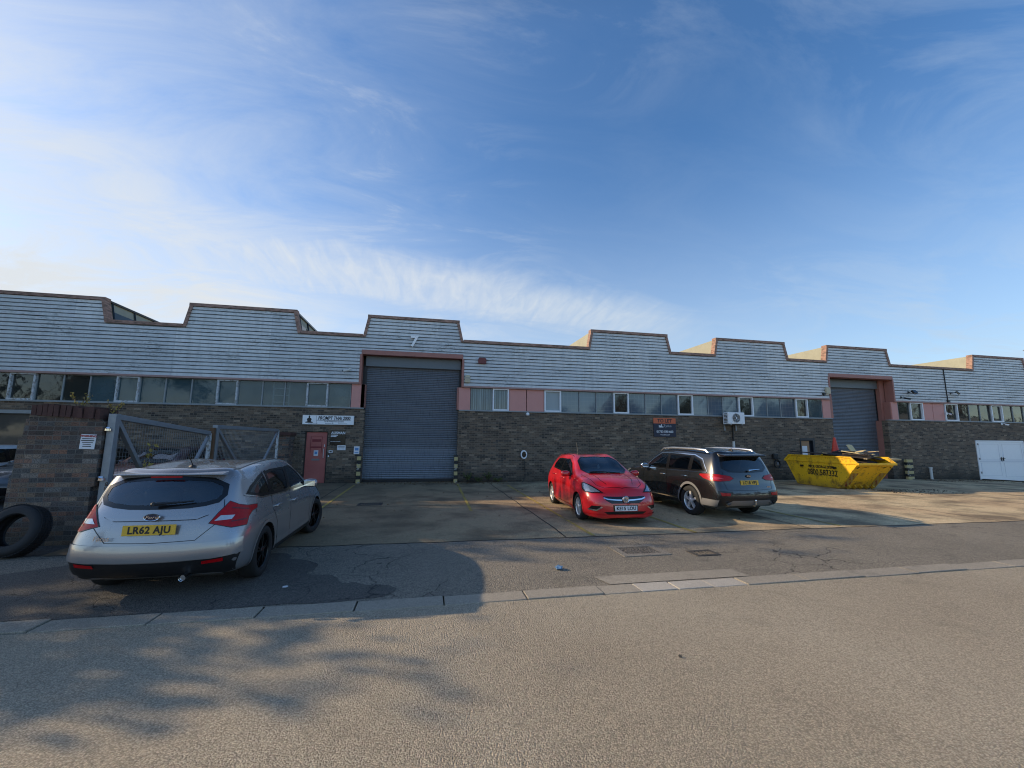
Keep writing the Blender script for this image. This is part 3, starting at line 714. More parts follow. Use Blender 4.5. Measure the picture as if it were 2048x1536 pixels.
# doors
d = MB().box((-4.52, .07, .03), (-3.76, .12, 1.97)).build('door', M['reddoor'], wh, bevel=.004)
m = MB()
for a in ((-4.56, .03, -.1), (-3.762, .03, -.1)): m.box(a, (a[0] + .042, .2, 1.97))
m.box((-4.56, .03, 1.972), (-3.72, .2, 2.03)); m.build('door_frame', M['wooddark'], wh)
m = MB(); m.box((-4.30, .058, 1.60), (-3.98, .069, 1.70)); m.box((-4.34, .060, 1.36), (-3.96, .069, 1.42)); m.box((-4.36, .060, 1.18), (-4.345, .069, 1.8)); m.box((-3.955, .060, 1.18), (-3.94, .069, 1.8)); m.box((-4.36, .06, 1.81), (-3.94, .069, 1.822)); m.build('old_patch', M['reddoorpatch'], d)
m = MB(); m.tube([(-3.86, .065, .99), (-3.86, .02, .99), (-3.86, .02, 1.33), (-3.86, .065, 1.33)], .012, 8); m.box((-3.86, .05, 1.40), (-3.83, .066, 1.5)); m.build('handle', M['offwhite'], d)
m = MB(); m.box((-4.28, .055, .88), (-4.0, .069, .95)); m.build('letter_flap', M['cladgrey'], d)
m = MB(); m.box((-4.22, .062, 1.06), (-4.06, .069, 1.27)); n = m.build('notice', M['paper'], d)
m = MB(); m.box((-4.19, .0595, 1.12), (-4.09, .0615, 1.22)); m.box((-4.20, .0595, 1.235), (-4.08, .0615, 1.25)); m.build('print', M['paperblue'], n)
# dark door standing half boarded behind the skip
d = MB().box((18.36, .09, -.2), (19.15, .13, 1.88)).build('door', M['doordark'], wh)
m = MB(); m.box((18.32, -.03, -.3), (18.37, .2, 1.93)); m.box((19.08, -.03, -.3), (19.19, .2, 1.93)); m.box((18.37, -.03, 1.82), (19.08, .2, 1.93)); m.build('door_frame', M['doordark'], wh)
n = MB().box((18.38, .05, .3), (18.92, .08, 1.80)).build('boarding', M['boardbrown'], d); MB().box((18.48, .044, 1.0), (18.78, .049, 1.55)).build('notice', M['paper'], n)
# white double doors hung down to the falling ground
gl, gm, gr = -.22, -.30, -.40
m = MB(); m.prism([(30.02, gl), (30.09, gl), (30.09, 1.84), (30.02, 1.84)], -.03, .1); m.prism([(33.61, gr), (33.68, gr), (33.68, 1.84), (33.61, 1.84)], -.03, .1); m.box((30.02, -.03, 1.842), (33.68, .1, 1.91)); m.build('door_frame', M['white'], wh, bevel=.004)
for a, b, ga, gb in ((30.10, 31.84, gl + .03, gm + .03), (31.85, 33.60, gm + .03, gr + .03)):
    d = MB().prism([(a, ga), (b, gb), (b, 1.835), (a, 1.835)], .0, .05).build('door', M['white'], wh, bevel=.005)
    m = MB(); f = .13
    m.box((a + .01, -.014, .72), (b - .01, -.001, .80))
    for u0, u1, v0, v1 in ((a + f, b - f, .84, 1.72), (a + f, b - f, ga + .16, .68)):
        m.box((u0, -.012, v0), (u1, -.001, v0 + .02)); m.box((u0, -.012, v1 - .02), (u1, -.001, v1)); m.box((u0, -.012, v0 + .021), (u0 + .02, -.001, v1 - .021)); m.box((u1 - .02, -.012, v0 + .021), (u1, -.001, v1 - .021))
    m.build('moulding', M['paper'], d)
    hx = b - .07 if a < 31 else a + .07
    MB().box((hx - .015, -.05, .78), (hx + .015, -.016, .98)).box((hx - .10, -.065, .9), (hx + .10, -.051, .925)).build('handle', M['darkmetal'], d)
    for hz in (.1, .85, 1.65):
        if a < 31: MB().box((30.08, -.045, hz), (30.16, -.031, hz + .1)).build('hinge', M['cladgrey'], d)
# dark loading door at the far left
m = MB(); m.box((-17, .12, -.2), (-13.4, .2, 2.49)); d = m.build('door', M['bluegrey'], wh); MB().box((-17.1, -.04, 2.5), (-13.3, .05, 2.62)).build('lintel', M['mullion'], wh)

# ------------------------------------------------------------------ things fixed to the facade
s = sign('shop_sign', -4.68, -2.79, 2.27, 2.63, -.03, M['white'], 'long white sign with a seated black figure above the red door', th=.03)
MB().box((-.945, -.004, -.18), (-.93, .034, .18)).box((.93, -.004, -.18), (.945, .034, .18)).box((-.929, -.004, .168), (.929, .034, .182)).box((-.929, -.004, -.182), (.929, .034, -.168)).build('frame', M['offwhite'], s)
text('PROMPT THAI 2000', .185, M['ink'], s, (.205, -.003, .065), bold=.005, shear=.22, xs=.74, name='lettering')
m = MB(); m.box((-.43, -.003, -.025), (.83, -.001, -.012)); m.tube([(-.42, -.002, -.16), (-.45, -.002, .16)], .003, 4); m.build('underline', M['ink'], s)
text('Thai & Oriental Food Specialists', .075, M['ink'], s, (.2, -.003, -.06), xs=.75, name='small_print')
MB().box((-.74, -.003, -.142), (-.40, -.001, -.132)).box((-.12, -.003, -.147), (.12, -.001, -.137)).box((.36, -.003, -.147), (.70, -.001, -.137)).box((.155, -.003, -.155), (.175, -.001, -.105)).build('small_print', M['ink'], s)
fig = [(-.13, -.15), (.13, -.15), (.14, -.12), (.06, -.095), (.075, -.06), (.085, -.005), (.055, .03), (.025, .04), (.022, .06), (.03, .085), (.022, .115), (.008, .125), (0, .15), (-.008, .125), (-.022, .115), (-.03, .085), (-.022, .06), (-.025, .04), (-.055, .03), (-.085, -.005), (-.075, -.06), (-.06, -.095), (-.14, -.12)]
MB().add([(x - .70, -.004, z + .03) for x, z in fig], [tuple(range(len(fig)))]).build('seated_figure', M['ink'], s, fix=False)
s = sign('company_sign', -3.64, -3.08, 1.53, 1.90 + .2, -.012, M['blackpaint'], 'black company sign to the right of the red door, below the long white sign')
s.location.z -= .04
text('AUSMAN', .135, M['paper'], s, (.01, -.003, .17), bold=.004, xs=.95)
MB().box((-.26, -.003, .07), (.0, -.001, .10)).box((-.26, -.003, .02), (-.05, -.001, .05)).box((-.26, -.003, -.16), (.1, -.001, -.15)).build('small_print', M['paper'], s)
s = sign('paper_notice', -3.36, -3.05, 1.28, 1.47, -.01, M['paper'], 'small white notice just under the black company sign', 'notice'); MB().box((-.12, -.003, .04), (.12, -.001, .06)).box((-.12, -.003, 0), (.12, -.001, .012)).box((-.1, -.003, -.05), (.1, -.001, -.04)).build('small_print', M['cladgrey'], s)
s = sign('camera_notice', -2.74, -2.53, 1.13, 1.43, -.01, M['paper'], 'white notice with blue picture on the brick beside the large shutter', 'notice'); MB().box((-.06, -.003, -.01), (.07, -.001, .1)).box((-.07, -.003, -.1), (.07, -.001, -.07)).build('print', M['paperblue'], s)
s = sign('door_number', -3.66, -3.52, 1.17, 1.27, -.01, M['paper'], 'tiny white number plate beside the red door handle', 'notice'); MB().box((-.04, -.003, -.025), (.04, -.001, .025)).build('print', M['ink'], s)
o = MB().box((-.02, -.04, -.035), (.02, 0, .035)).build('doorbell', M['white'], bevel=.006); o.location = (-3.66, 0, 1.05); tag(o, 'small white bell push under the tiny number plate by the red door', 'doorbell')
# TO LET board
s = sign('letting_board', 10.28, 11.42, 1.93, 2.79, -.02, M['navy'], 'orange and navy to let board on the brick under the windows', th=.02)
MB().box((-.572, -.006, .18), (.572, -.001, .43)).build('orange_band', M['orange'], s)
text('TO LET', .225, M['ink'], s, (0, -.009, .30), bold=.006, xs=1.0)
MB().box((-.30, -.004, .0), (-.26, -.001, .10)).box((-.25, -.004, 0), (-.19, -.001, .085)).box((-.18, -.004, 0), (-.14, -.001, .15)).box((-.13, -.004, 0), (-.07, -.001, .045)).build('logo', M['paper'], s)
text('Tydus', .17, M['paper'], s, (.14, -.004, .07), bold=-.003)
text('01733 590 600', .145, M['paper'], s, (.0, -.004, -.20), bold=.003, xs=.98)
text('TYDUSPRE.COM', .08, M['paper'], s, (.0, -.004, -.34), xs=.85)
# big 7
o = text('7', .62, M['number'], None, (-.60, -.15, 5.73), rot=(R(90), 0, R(0)), name='unit_number', ext=.05, bold=.014); tag(o, 'white figure 7 fixed to the cladding above the large shutter', 'number')
# air conditioner
ac = empty('air_conditioner', (14.35, -.12, 2.56), label='white air conditioning unit with round fan on brackets under the windows', cat='air conditioner')
MB().box((-.45, -.36, 0), (.45, 0, .55)).build('casing', M['acwhite'], ac, bevel=.02)
m = MB(); m.lathe([(.235, -.362), (.235, -.375), (.215, -.375), (.215, -.366)], 'y', 32, (-.02, 0, .28)); m.build('fan_ring', M['acwhite'], ac)
m = MB(); m.lathe([(.214, -.3625), (.0, -.3625)], 'y', 32, (-.02, 0, .28)); m.build('fan_hole', M['blackpaint'], ac)
m = MB()
for k in range(5):
    a = k * 2 * math.pi / 5; c, s_ = math.cos(a), math.sin(a); c2, s2 = math.cos(a + .5), math.sin(a + .5)
    m.quad((-.02 + .04 * c, -.366, .28 + .04 * s_), (-.02 + .2 * c, -.366, .28 + .2 * s_), (-.02 + .2 * c2, -.370, .28 + .2 * s2), (-.02 + .04 * c2, -.366, .28 + .04 * s2))
m.build('fan_blade', M['darkmetal'], ac, fix=False)
m = MB()
for r in (.08, .13, .18): m.lathe([(r, -.373), (r + .006, -.378), (r + .012, -.373)], 'y', 28, (-.02, 0, .28))
m.lathe([(.04, -.374), (.04, -.384), (0, -.386)], 'y', 16, (-.02, 0, .28)); m.build('fan_guard', M['acwhite'], ac)
m = MB()
for k in range(7): m.box((-.453, -.30, .07 + k * .065), (-.451, -.07, .105 + k * .065))
m.build('side_vent', M['blackpaint'], ac)
m = MB(); m.box((-.34, -.36, -.05), (-.28, .12, -.005)); m.box((.28, -.36, -.05), (.34, .12, -.005)); m.box((-.34, .07, -.3), (-.28, .12, -.05)); m.box((.28, .07, -.3), (.34, .12, -.05)); m.build('bracket', M['galv'], ac)
m = MB(); m.tube([(14.47, -.07, 2.5), (14.47, -.05, 2.4), (14.48, -.04, 1.75)], .035, 8); o = m.build('insulated_pipe', M['black'], smooth=True); tag(o, 'black lagged pipe hanging below the air conditioning unit', 'pipe')
m = MB(); m.box((14.44, -.06, gz(14)), (14.53, -.0, 1.76)); o = m.build('trunking', M['offwhite']); tag(o, 'white pipe trunking down the brick below the black lagged pipe', 'pipe')
# EV chargers
ch = empty('car_charger', (4.13, 0, 1.12), label='round black and white car charger on the brick left of the red car', cat='car charger')
m = MB(); m.lathe([(.0, -.10), (.10, -.10), (.13, -.06), (.13, 0)], 'y', 28); o = m.build('body', M['blackpaint'], ch, smooth=True); o.scale = (.85, 1, 1.15)
m = MB(); m.lathe([(.105, -.05), (.115, -.12), (.155, -.12), (.165, -.05)], 'y', 28, closed=True); o = m.build('cover_ring', M['white'], ch, smooth=True); o.scale = (.85, 1, 1.15)
m = MB(); m.tube([(.02, -.05, -.18), (.03, -.06, -.4), (.06, -.05, -.7), (.05, -.08, -.95), (-.1, -.3, -1.12)], .014, 6); m.build('cable', M['black'], ch)
ch = empty('car_charger', (16.75, 0, .85), label='black car charger with coiled cable on the brick behind the black car', cat='car charger')
m = MB(); m.box((-.14, -.13, .05), (.14, 0, .32)); m.build('body', M['black'], ch, bevel=.03)
m = MB(); m.tube([(.16 * math.cos(a) + .03, -.08 - .004 * a, -.18 + .19 * math.sin(a)) for a in np.linspace(0, 18, 90)], .014, 6); m.build('cable', M['black'], ch)
m = MB(); m.box((-.03, -.16, -.24), (.09, -.13, -.10)); m.build('plug', M['cladgrey'], ch, bevel=.01)
# alarms, lights, cameras
def alarm(name, x, z, w, h, mat, label, cat='alarm box'):
    o = MB().prism([(-w, -h), (w, -h), (w * 1.02, h * .4), (w * .8, h), (-w * .8, h), (-w * 1.02, h * .4)], -.10, 0).build(name, mat, bevel=.015); o.location = (x, -.08, z); tag(o, label, cat); return o
o = alarm('alarm_box', 2.27, 5.08, .17, .13, M['redbox'], 'dark red alarm box on the white cladding right of the large shutter')
o = alarm('alarm_bell', 1.66, 4.27, .11, .16, M['cream'], 'cream alarm bell box low on the cladding right of the large shutter', 'alarm box')
MB().box((-.09, -.103, .02), (.09, -.101, .05)).box((-.09, -.103, -.06), (.09, -.101, -.04)).build('louvre', M['cladgrey'], o)
o = alarm('alarm_bell', 20.17, 4.37, .13, .17, M['cream'], 'cream alarm bell box left of the recessed shutter behind the skip')
def floodlight(x, z, label, arm, rz=0.0):
    r = empty('floodlight', (x, -.08, z), rz, label=label, cat='light')
    m = MB(); m.box((-.13, -.33, -.1), (.13, -.23, .1), Matrix.Rotation(R(-35), 3, 'X')); m.build('lamp_head', M['blackpaint'], r, bevel=.01)
    m = MB(); m.box((-.11, -.31, -.17), (.11, -.30, -.01), Matrix.Rotation(R(-35), 3, 'X')); m.build('lens', M['whitelens'], r)
    m = MB(); m.tube([(0, 0, 0), (0, -.2, .03)], .02, 6); m.box((-.05, -.012, -.06), (.05, .02, .06)); m.build('bracket', M['darkmetal'], r)
floodlight(25.55, 4.45, 'black floodlight on the cladding right of the recessed shutter', .2)
floodlight(28.55, 4.5, 'black floodlight beside the vertical black cable on the cladding', .2, .5)
def bullet(x, z, label, mat, rz, L=.26):
    r = empty('security_camera', (x, -.08, z), 0, label=label, cat='camera')
    d = Vector((math.sin(rz), -math.cos(rz), -.25)).normalized()
    a = Vector((0, -.14, .02))
    MB().tube([a, a + d * L], .045, 10).build('camera_body', mat, r, smooth=True)
    MB().tube([a + d * L, a + d * (L + .012)], .036, 10).build('lens', M['blackpaint'], r)
    MB().tube([(0, 0, .06), (0, -.1, .07), a + Vector((0, 0, .03))], .018, 6).box((-.05, -.012, 0), (.05, .01, .12)).build('bracket', mat, r)
bullet(-3.05, 4.42, 'white bullet camera on the cladding at the left corner of the large shutter', M['offwhite'], -1.1)
bullet(19.9, 4.16, 'black camera under the cladding left of the recessed shutter', M['blackpaint'], -1.2)
bullet(25.0, 4.1, 'black camera under the cladding right of the recessed shutter', M['blackpaint'], .9)
bullet(28.08, 3.3, 'white camera beside the right hand red panels', M['white'], -.4, .16)
bullet(32.1, 2.8, 'white camera above the white double doors', M['white'], .2, .16)
o = MB().lathe([(.0, -.13), (.05, -.115), (.075, -.07), (.075, 0)], 'y', 18).build('dome_camera', M['white'], smooth=True); o.location = (4.3, 0, 2.84); tag(o, 'small white dome camera under the red panels', 'camera')
m = MB(); m.tube([(28.24, -.09, 5.9), (28.25, -.09, 5.0), (28.27, -.09, 4.05)], .028, 6); m.box((28.2, -.16, 3.98), (28.34, -.05, 4.1)); o = m.build('black_cable', M['black']); tag(o, 'vertical black cable down the white cladding at the right end', 'cable')
m = MB(); m.tube([(26.38, -.12, gz(26.4) - .05), (26.38, -.12, .42)], .06, 10); m.tube([(26.38, -.12, .40), (26.38, -.12, .47)], .075, 10); o = m.build('vent_pipe', M['offwhite'], smooth=True); tag(o, 'short pale pipe standing at the foot of the brick wall', 'pipe')
# guards at the shutter corners
def guard(x, y, wd, h, label, dp=.14):
    o = MB().prism([(-wd / 2, -dp / 2), (wd / 2, -dp / 2), (wd / 2, dp / 2), (-wd / 2, dp / 2)], -.1, h, 'z').build('corner_guard', M['stripey'], bevel=.03); o.location = (x, y, gz(x)); tag(o, label, 'bollard', 'striped guards at the shutter corners'); return o
guard(-2.52, -.07, .15, 1.1, 'worn black and cream striped guard post left of the large shutter')
guard(1.26, -.07, .15, 1.12, 'black and cream striped guard post right of the large shutter')
guard(24.80, -.2, .40, 1.05, 'wide striped guard post behind the right end of the skip', .16)

# ------------------------------------------------------------------ cars
class Body:
    """A car body: a closed cage (lengthwise strings on five levels, wrapped round nose and tail), subdivided so that
    the surface passes through the given points. Car frame: x forward from the rear axle, y to the left, z up."""
    def __init__(s, K, bulge_r, bulge_f, crown, level=4):
        N = len(K[0]); vid = {}; V = []; F = []
        def v(key, p):
            if key not in vid: vid[key] = len(V); V.append(Vector(p))
            return vid[key]
        C = [1, .5, 0, -.5, -1]
        def P(i, k, c):
            x, z, y = K[k][i]
            ab = abs(C[c]); b = (1 - ab ** 2)
            if k == 4: z = z + crown[i] * b
            if i == 0: x = x - bulge_r * b
            elif i == N - 1: x = x + bulge_f * b
            elif i == 1 and k in (0, 4): x = x - bulge_r * .6 * b
            elif i == N - 2 and k in (0, 4): x = x + bulge_f * .6 * b
            return (x, y * C[c], z)
        for i in range(N - 1):                                        # sides
            for k in range(4):
                for c, fl in ((0, 1), (4, 0)):
                    q = [v((i, k, c), P(i, k, c)), v((i + 1, k, c), P(i + 1, k, c)), v((i + 1, k + 1, c), P(i + 1, k + 1, c)), v((i, k + 1, c), P(i, k + 1, c))]
                    F.append(q if not fl else q[::-1])
            for k in (0, 4):
                for c in range(4):
                    q = [v((i, k, c), P(i, k, c)), v((i + 1, k, c), P(i + 1, k, c)), v((i + 1, k, c + 1), P(i + 1, k, c + 1)), v((i, k, c + 1), P(i, k, c + 1))]
                    F.append(q)
        for i in (0, N - 1):
            for k in range(4):
                for c in range(4):
                    F.append([v((i, k, c), P(i, k, c)), v((i, k, c + 1), P(i, k, c + 1)), v((i, k + 1, c + 1), P(i, k + 1, c + 1)), v((i, k + 1, c), P(i, k + 1, c))])
        me = bpy.data.meshes.new('cage'); me.from_pydata(V, [], F)
        bm = bmesh.new(); bm.from_mesh(me); bmesh.ops.recalc_face_normals(bm, faces=bm.faces); bm.to_mesh(me); bm.free()
        ob = bpy.data.objects.new('cage', me); COL.objects.link(ob); md = ob.modifiers.new('s', 'SUBSURF')
        tgt = np.array([tuple(p) for p in V]); cur = tgt.copy(); n = len(V)
        md.levels = 2
        for _ in range(6):
            me.vertices.foreach_set('co', cur.ravel()); me.update()
            dg = bpy.context.evaluated_depsgraph_get(); ev = ob.evaluated_get(dg); em = ev.to_mesh()
            a = np.empty(len(em.vertices) * 3); em.vertices.foreach_get('co', a); a = a.reshape(-1, 3)[:n]; ev.to_mesh_clear()
            cur += (tgt - a) * .75
        me.vertices.foreach_set('co', cur.ravel()); md.levels = level; me.update()
        dg = bpy.context.evaluated_depsgraph_get(); s.me = bpy.data.meshes.new_from_object(ob.evaluated_get(dg)); bpy.data.objects.remove(ob)
        s.bvh = None; s.refresh()
        s.kill = np.zeros(len(s.me.polygons), bool)
        m = len(s.me.polygons); s.cen = np.empty(m * 3); s.nor = np.empty(m * 3)
        s.me.polygons.foreach_get('center', s.cen); s.me.polygons.foreach_get('normal', s.nor); s.cen = s.cen.reshape(-1, 3); s.nor = s.nor.reshape(-1, 3)
    def refresh(s):
        s.bvh = BVHTree.FromPolygons([v.co for v in s.me.vertices], [tuple(p.vertices) for p in s.me.polygons])
    def frame(s, d):
        d = Vector(d).normalized(); a = Vector((0, 0, 1)).cross(d) if abs(d.z) < .9 else Vector((0, 1, 0)).cross(d)
        a.normalize(); return d, a, d.cross(a).normalized()
    def hit(s, p2, fr, off):
        d, a, b = fr; o = a * p2[0] + b * p2[1] + d * 6
        h, n, i, t = s.bvh.ray_cast(o, -d)
        if h is None:
            h, n, i, t = s.bvh.find_nearest(a * p2[0] + b * p2[1] + d * .5)
        return h + n * off
    def to2(s, pts, fr): return [Vector((Vector(p).dot(fr[1]), Vector(p).dot(fr[2]))) for p in pts]
    @staticmethod
    def dens(p2, step, close=True):
        out = []; n = len(p2)
        for i in range(n if close else n - 1):
            a, b = p2[i], p2[(i + 1) % n]; m = max(1, int((b - a).length / step))
            out += [a + (b - a) * j / m for j in range(m)]
        if not close: out.append(p2[-1])
        return out
    @staticmethod
    def smooth2(p2, it=2):
        for _ in range(it):
            q = []
            for i in range(len(p2)):
                a, b = p2[i], p2[(i + 1) % len(p2)]; q += [a * .75 + b * .25, a * .25 + b * .75]
            p2 = q
        return p2
    @staticmethod
    def inside(pt, poly):
        x, y = pt[..., 0], pt[..., 1]; r = np.zeros(x.shape, bool); n = len(poly)
        for i in range(n):
            (x1, y1), (x2, y2) = poly[i], poly[(i + 1) % n]
            if y1 == y2: continue
            r ^= ((y1 > y) != (y2 > y)) & (x < (x2 - x1) * (y - y1) / (y2 - y1) + x1)
        return r
    @staticmethod
    def inset(p2, w):
        n = len(p2); ar = sum(p2[i].x * p2[(i + 1) % n].y - p2[(i + 1) % n].x * p2[i].y for i in range(n)); sg = 1 if ar > 0 else -1; out = []
        for i in range(n):
            a, b, c = p2[i - 1], p2[i], p2[(i + 1) % n]; e1 = (b - a).normalized(); e2 = (c - b).normalized()
            n1 = Vector((-e1.y, e1.x)) * sg; n2 = Vector((-e2.y, e2.x)) * sg; m = (n1 + n2)
            if m.length < .2: m = n1
            m.normalize(); out.append(b + m * w / max(.5, m.dot(n1)))
        return out
    def poly(s, pts, d, rnd_=0):
        fr = s.frame(d); p2 = s.to2(pts, fr)
        if rnd_: p2 = s.smooth2(p2, rnd_)
        return fr, p2
    def patch(s, name, pts, d, mat, parent, off=.004, step=.045, mirror=True, rnd_=0, smooth=True):
        fr, p2 = s.poly(pts, d, rnd_); bd = s.dens(p2, step); nb = len(bd); vs = list(bd)
        arr = np.array([tuple(p) for p in p2]); lo, hi = arr.min(0), arr.max(0)
        gx, gy = np.meshgrid(np.arange(lo[0] + step / 2, hi[0], step), np.arange(lo[1] + step / 2, hi[1], step)); g = np.stack([gx.ravel(), gy.ravel()], 1)
        ip = s.inset(p2, step * .4)
        if len(g): g = g[s.inside(g, [tuple(p) for p in ip])]; vs += [Vector(q) for q in g]
        r = delaunay_2d_cdt(vs, [(i, (i + 1) % nb) for i in range(nb)], [], 1, 1e-5)
        co = [s.hit(p, fr, off) for p in r[0]]; out = []
        for sg in ((1, -1) if mirror else (1,)):
            mb = MB().add([(p.x, p.y * sg, p.z) for p in co], [tuple(f) if sg > 0 else tuple(f)[::-1] for f in r[2]])
            o = mb.build(name, mat, parent, smooth=80 if smooth else False, fix=False)
            # face outwards
            me = o.data; nv = sum((Vector(p.normal) * p.area for p in me.polygons), Vector()); dd = Vector((fr[0].x, fr[0].y * sg, fr[0].z))
            if nv.dot(dd) < 0: me.flip_normals()
            out.append(o)
        return out
    def ring(s, name, pts, d, mat, parent, w=.03, off=.006, mirror=True, rnd_=0, step=.04, out_=0.0):
        fr, p2 = s.poly(pts, d, rnd_); a = s.dens(p2, step); oo = s.inset(a, -out_) if out_ else a; b = s.inset(a, w); n = len(a)
        A = [s.hit(p, fr, off) for p in oo]; B = [s.hit(p, fr, off) for p in b]; res = []
        for sg in ((1, -1) if mirror else (1,)):
            mb = MB().add([(p.x, p.y * sg, p.z) for p in A + B], [(i, (i + 1) % n, n + (i + 1) % n, n + i) for i in range(n)]); res.append(mb.build(name, mat, parent, smooth=80))
        return res
    def line(s, mb, pts, d, w=.008, off=.003, mirror=True, step=.04):
        fr = s.frame(d); p2 = s.dens(s.to2(pts, fr), step, False); L, Rr = [], []
        for i, p in enumerate(p2):
            t = (p2[min(i + 1, len(p2) - 1)] - p2[max(0, i - 1)]).normalized(); nn = Vector((-t.y, t.x)) * w / 2
            L.append(s.hit(p + nn, fr, off)); Rr.append(s.hit(p - nn, fr, off))
        n = len(L)
        for sg in ((1, -1) if mirror else (1,)):
            mb.add([(p.x, p.y * sg, p.z) for p in L + Rr], [(i, i + 1, n + i + 1, n + i) for i in range(n - 1)])
    def hole(s, pts, d, w=.012, mirror=True, rnd_=0):
        fr, p2 = s.poly(pts, d, rnd_); ip = [tuple(p) for p in s.inset(p2, w)]
        for sg in ((1, -1) if mirror else (1,)):
            c = s.cen * np.array([1, sg, 1]); nn = s.nor * np.array([1, sg, 1]); q = np.stack([c @ np.array(fr[1]), c @ np.array(fr[2])], 1)
            s.kill |= s.inside(q, ip) & ((nn @ np.array(fr[0])) > .12)
    def arch(s, x, z, r, mat, parent, lipmat, lip=.035, name='wheel_arch'):
        pts = [(x + r * math.cos(a), 0, z + r * math.sin(a)) for a in np.linspace(R(-20), R(200), 30)] + [(x - r * .94, 0, -.2), (x + r * .94, 0, -.2)]
        fr = s.frame((0, 1, 0)); p2 = [tuple(p) for p in s.to2(pts, fr)]
        for sg in (1, -1):
            c = s.cen * np.array([1, sg, 1]); nn = s.nor * np.array([1, sg, 1]); q = np.stack([c @ np.array(fr[1]), c @ np.array(fr[2])], 1)
            s.kill |= s.inside(q, p2) & (c[:, 1] > .45)
        arc = [Vector((x + r * math.cos(a), 0, z + r * math.sin(a))) for a in np.linspace(R(-30), R(210), 44)]
        for sg in (1, -1):
            mb = MB(); A, B, I = [], [], []
            for i, p in enumerate(arc):
                rad = (p - Vector((x, 0, z))).normalized()
                A.append(s.hit(s.to2([p + rad * lip], fr)[0], fr, .005)); q = s.hit(s.to2([p - rad * .006], fr)[0], fr, .007); B.append(q)
                I.append(Vector((q.x, .42, q.z)))
            n = len(A); fl = lambda l: [(p.x, p.y * sg, p.z) for p in l]
            mb.add(fl(A + B), [(i, i + 1, n + i + 1, n + i) for i in range(n - 1)]); mb.m = 1
            mb.add(fl(B + I), [(i, i + 1, n + i + 1, n + i) for i in range(n - 1)])
            mb.add(fl(I + [Vector((x, .42, z))]), [(i, i + 1, n) for i in range(n - 1)])
            mb.build(name, [lipmat, mat], parent, smooth=80)
    def build(s, name, mats, parent, zones=None):
        bm = bmesh.new(); bm.from_mesh(s.me); bm.faces.ensure_lookup_table(); bmesh.ops.delete(bm, geom=[bm.faces[i] for i in np.nonzero(s.kill)[0]], context='FACES'); bm.to_mesh(s.me); bm.free()
        s.me.name = name; s.me.materials.clear()
        for m in mats: s.me.materials.append(m)
        s.me.polygons.foreach_set('use_smooth', [True] * len(s.me.polygons)); s.me.update()
        o = bpy.data.objects.new(name, s.me); COL.objects.link(o); o.parent = parent; return o

def wheel(parent, x, y, r, wd, rimmat, spokes, style='double', steer=0.0, rr=.68, dish=M['rimblack'], tread=None):
    sg = 1 if y > 0 else -1
    root = bpy.data.objects.new('wheel', None); COL.objects.link(root); root.parent = parent; root.location = (x, y, r); root.rotation_euler = (0, 0, steer + (0 if sg > 0 else math.pi)); root.empty_display_size = .1
    h = wd / 2; k = r * rr
    t = MB(); t.lathe([(k - .01, -h * .8), (k + .01, -h * .95), (r * .90, -h), (r * .975, -h * .85), (r, -h * .6), (r, h * .6), (r * .975, h * .85), (r * .90, h), (k + .012, h * .97), (k - .004, h * .86), (k - .01, h * .5)], 'y', 48)
    t.build('tyre', tread or M['rubber'], root, smooth=50)
    m = MB(); m.lathe([(k, -h * .8), (k - .012, -h * .5), (k - .02, h * .35), (k - .016, h * .72), (k + .004, h * .9), (k + .004, h * .82)], 'y', 48); yo = h * .72
    for i in range(spokes):
        a = 2 * math.pi * (i + .25) / spokes
        for da in ((-.13, .13) if style == 'double' else (0,)):
            c = lambda ang, rad, yy: (rad * math.cos(ang), yy, rad * math.sin(ang))
            w0, w1 = (.10, .055) if style == 'double' else (.34, .13) if style == 'wide' else (.24, .11)
            tw = da * 1.3 if style == 'double' else 0
            p = [c(a + da * .5 - w0 * 1.8, k * .2, yo + .005), c(a + da * .5 + w0 * 1.8, k * .2, yo + .005), c(a + tw + w1, k * .97, yo - .004), c(a + tw - w1, k * .97, yo - .004)]
            b = [(q[0], q[1] - .05, q[2]) for q in p]
            m.add(p + b, [(0, 1, 2, 3), (0, 4, 5, 1), (1, 5, 6, 2), (3, 2, 6, 7), (0, 3, 7, 4)])
    m.lathe([(k * .25, yo - .05), (k * .25, yo + .006), (k * .20, yo + .016), (0, yo + .018)], 'y', 20)
    m.build('rim', rimmat, root, smooth=40)
    d = MB(); d.lathe([(k - .03, h * .12), (.05, h * .12)], 'y', 32); d.m = 1; d.lathe([(k * .80, h * .2), (k * .80, h * .24), (.06, h * .24)], 'y', 32)
    d.build('brake_disc', [dish, M['darkmetal']], root)
    return root

def plate(parent, txt, loc, rz, tilt, mat, w=.52, h=.111):
    """number plate facing the car-frame direction rz; children hold the characters"""
    o = MB().box((-w / 2, -.006, -h / 2), (w / 2, .002, h / 2)).build('number_plate', mat, parent, bevel=.003)
    o.location = loc; o.rotation_euler = (tilt, 0, rz)
    text(txt, .105, M['ink'], o, (0, -.0075, -.002), bold=.0035, xs=.93, space=1.08, ext=.001); return o

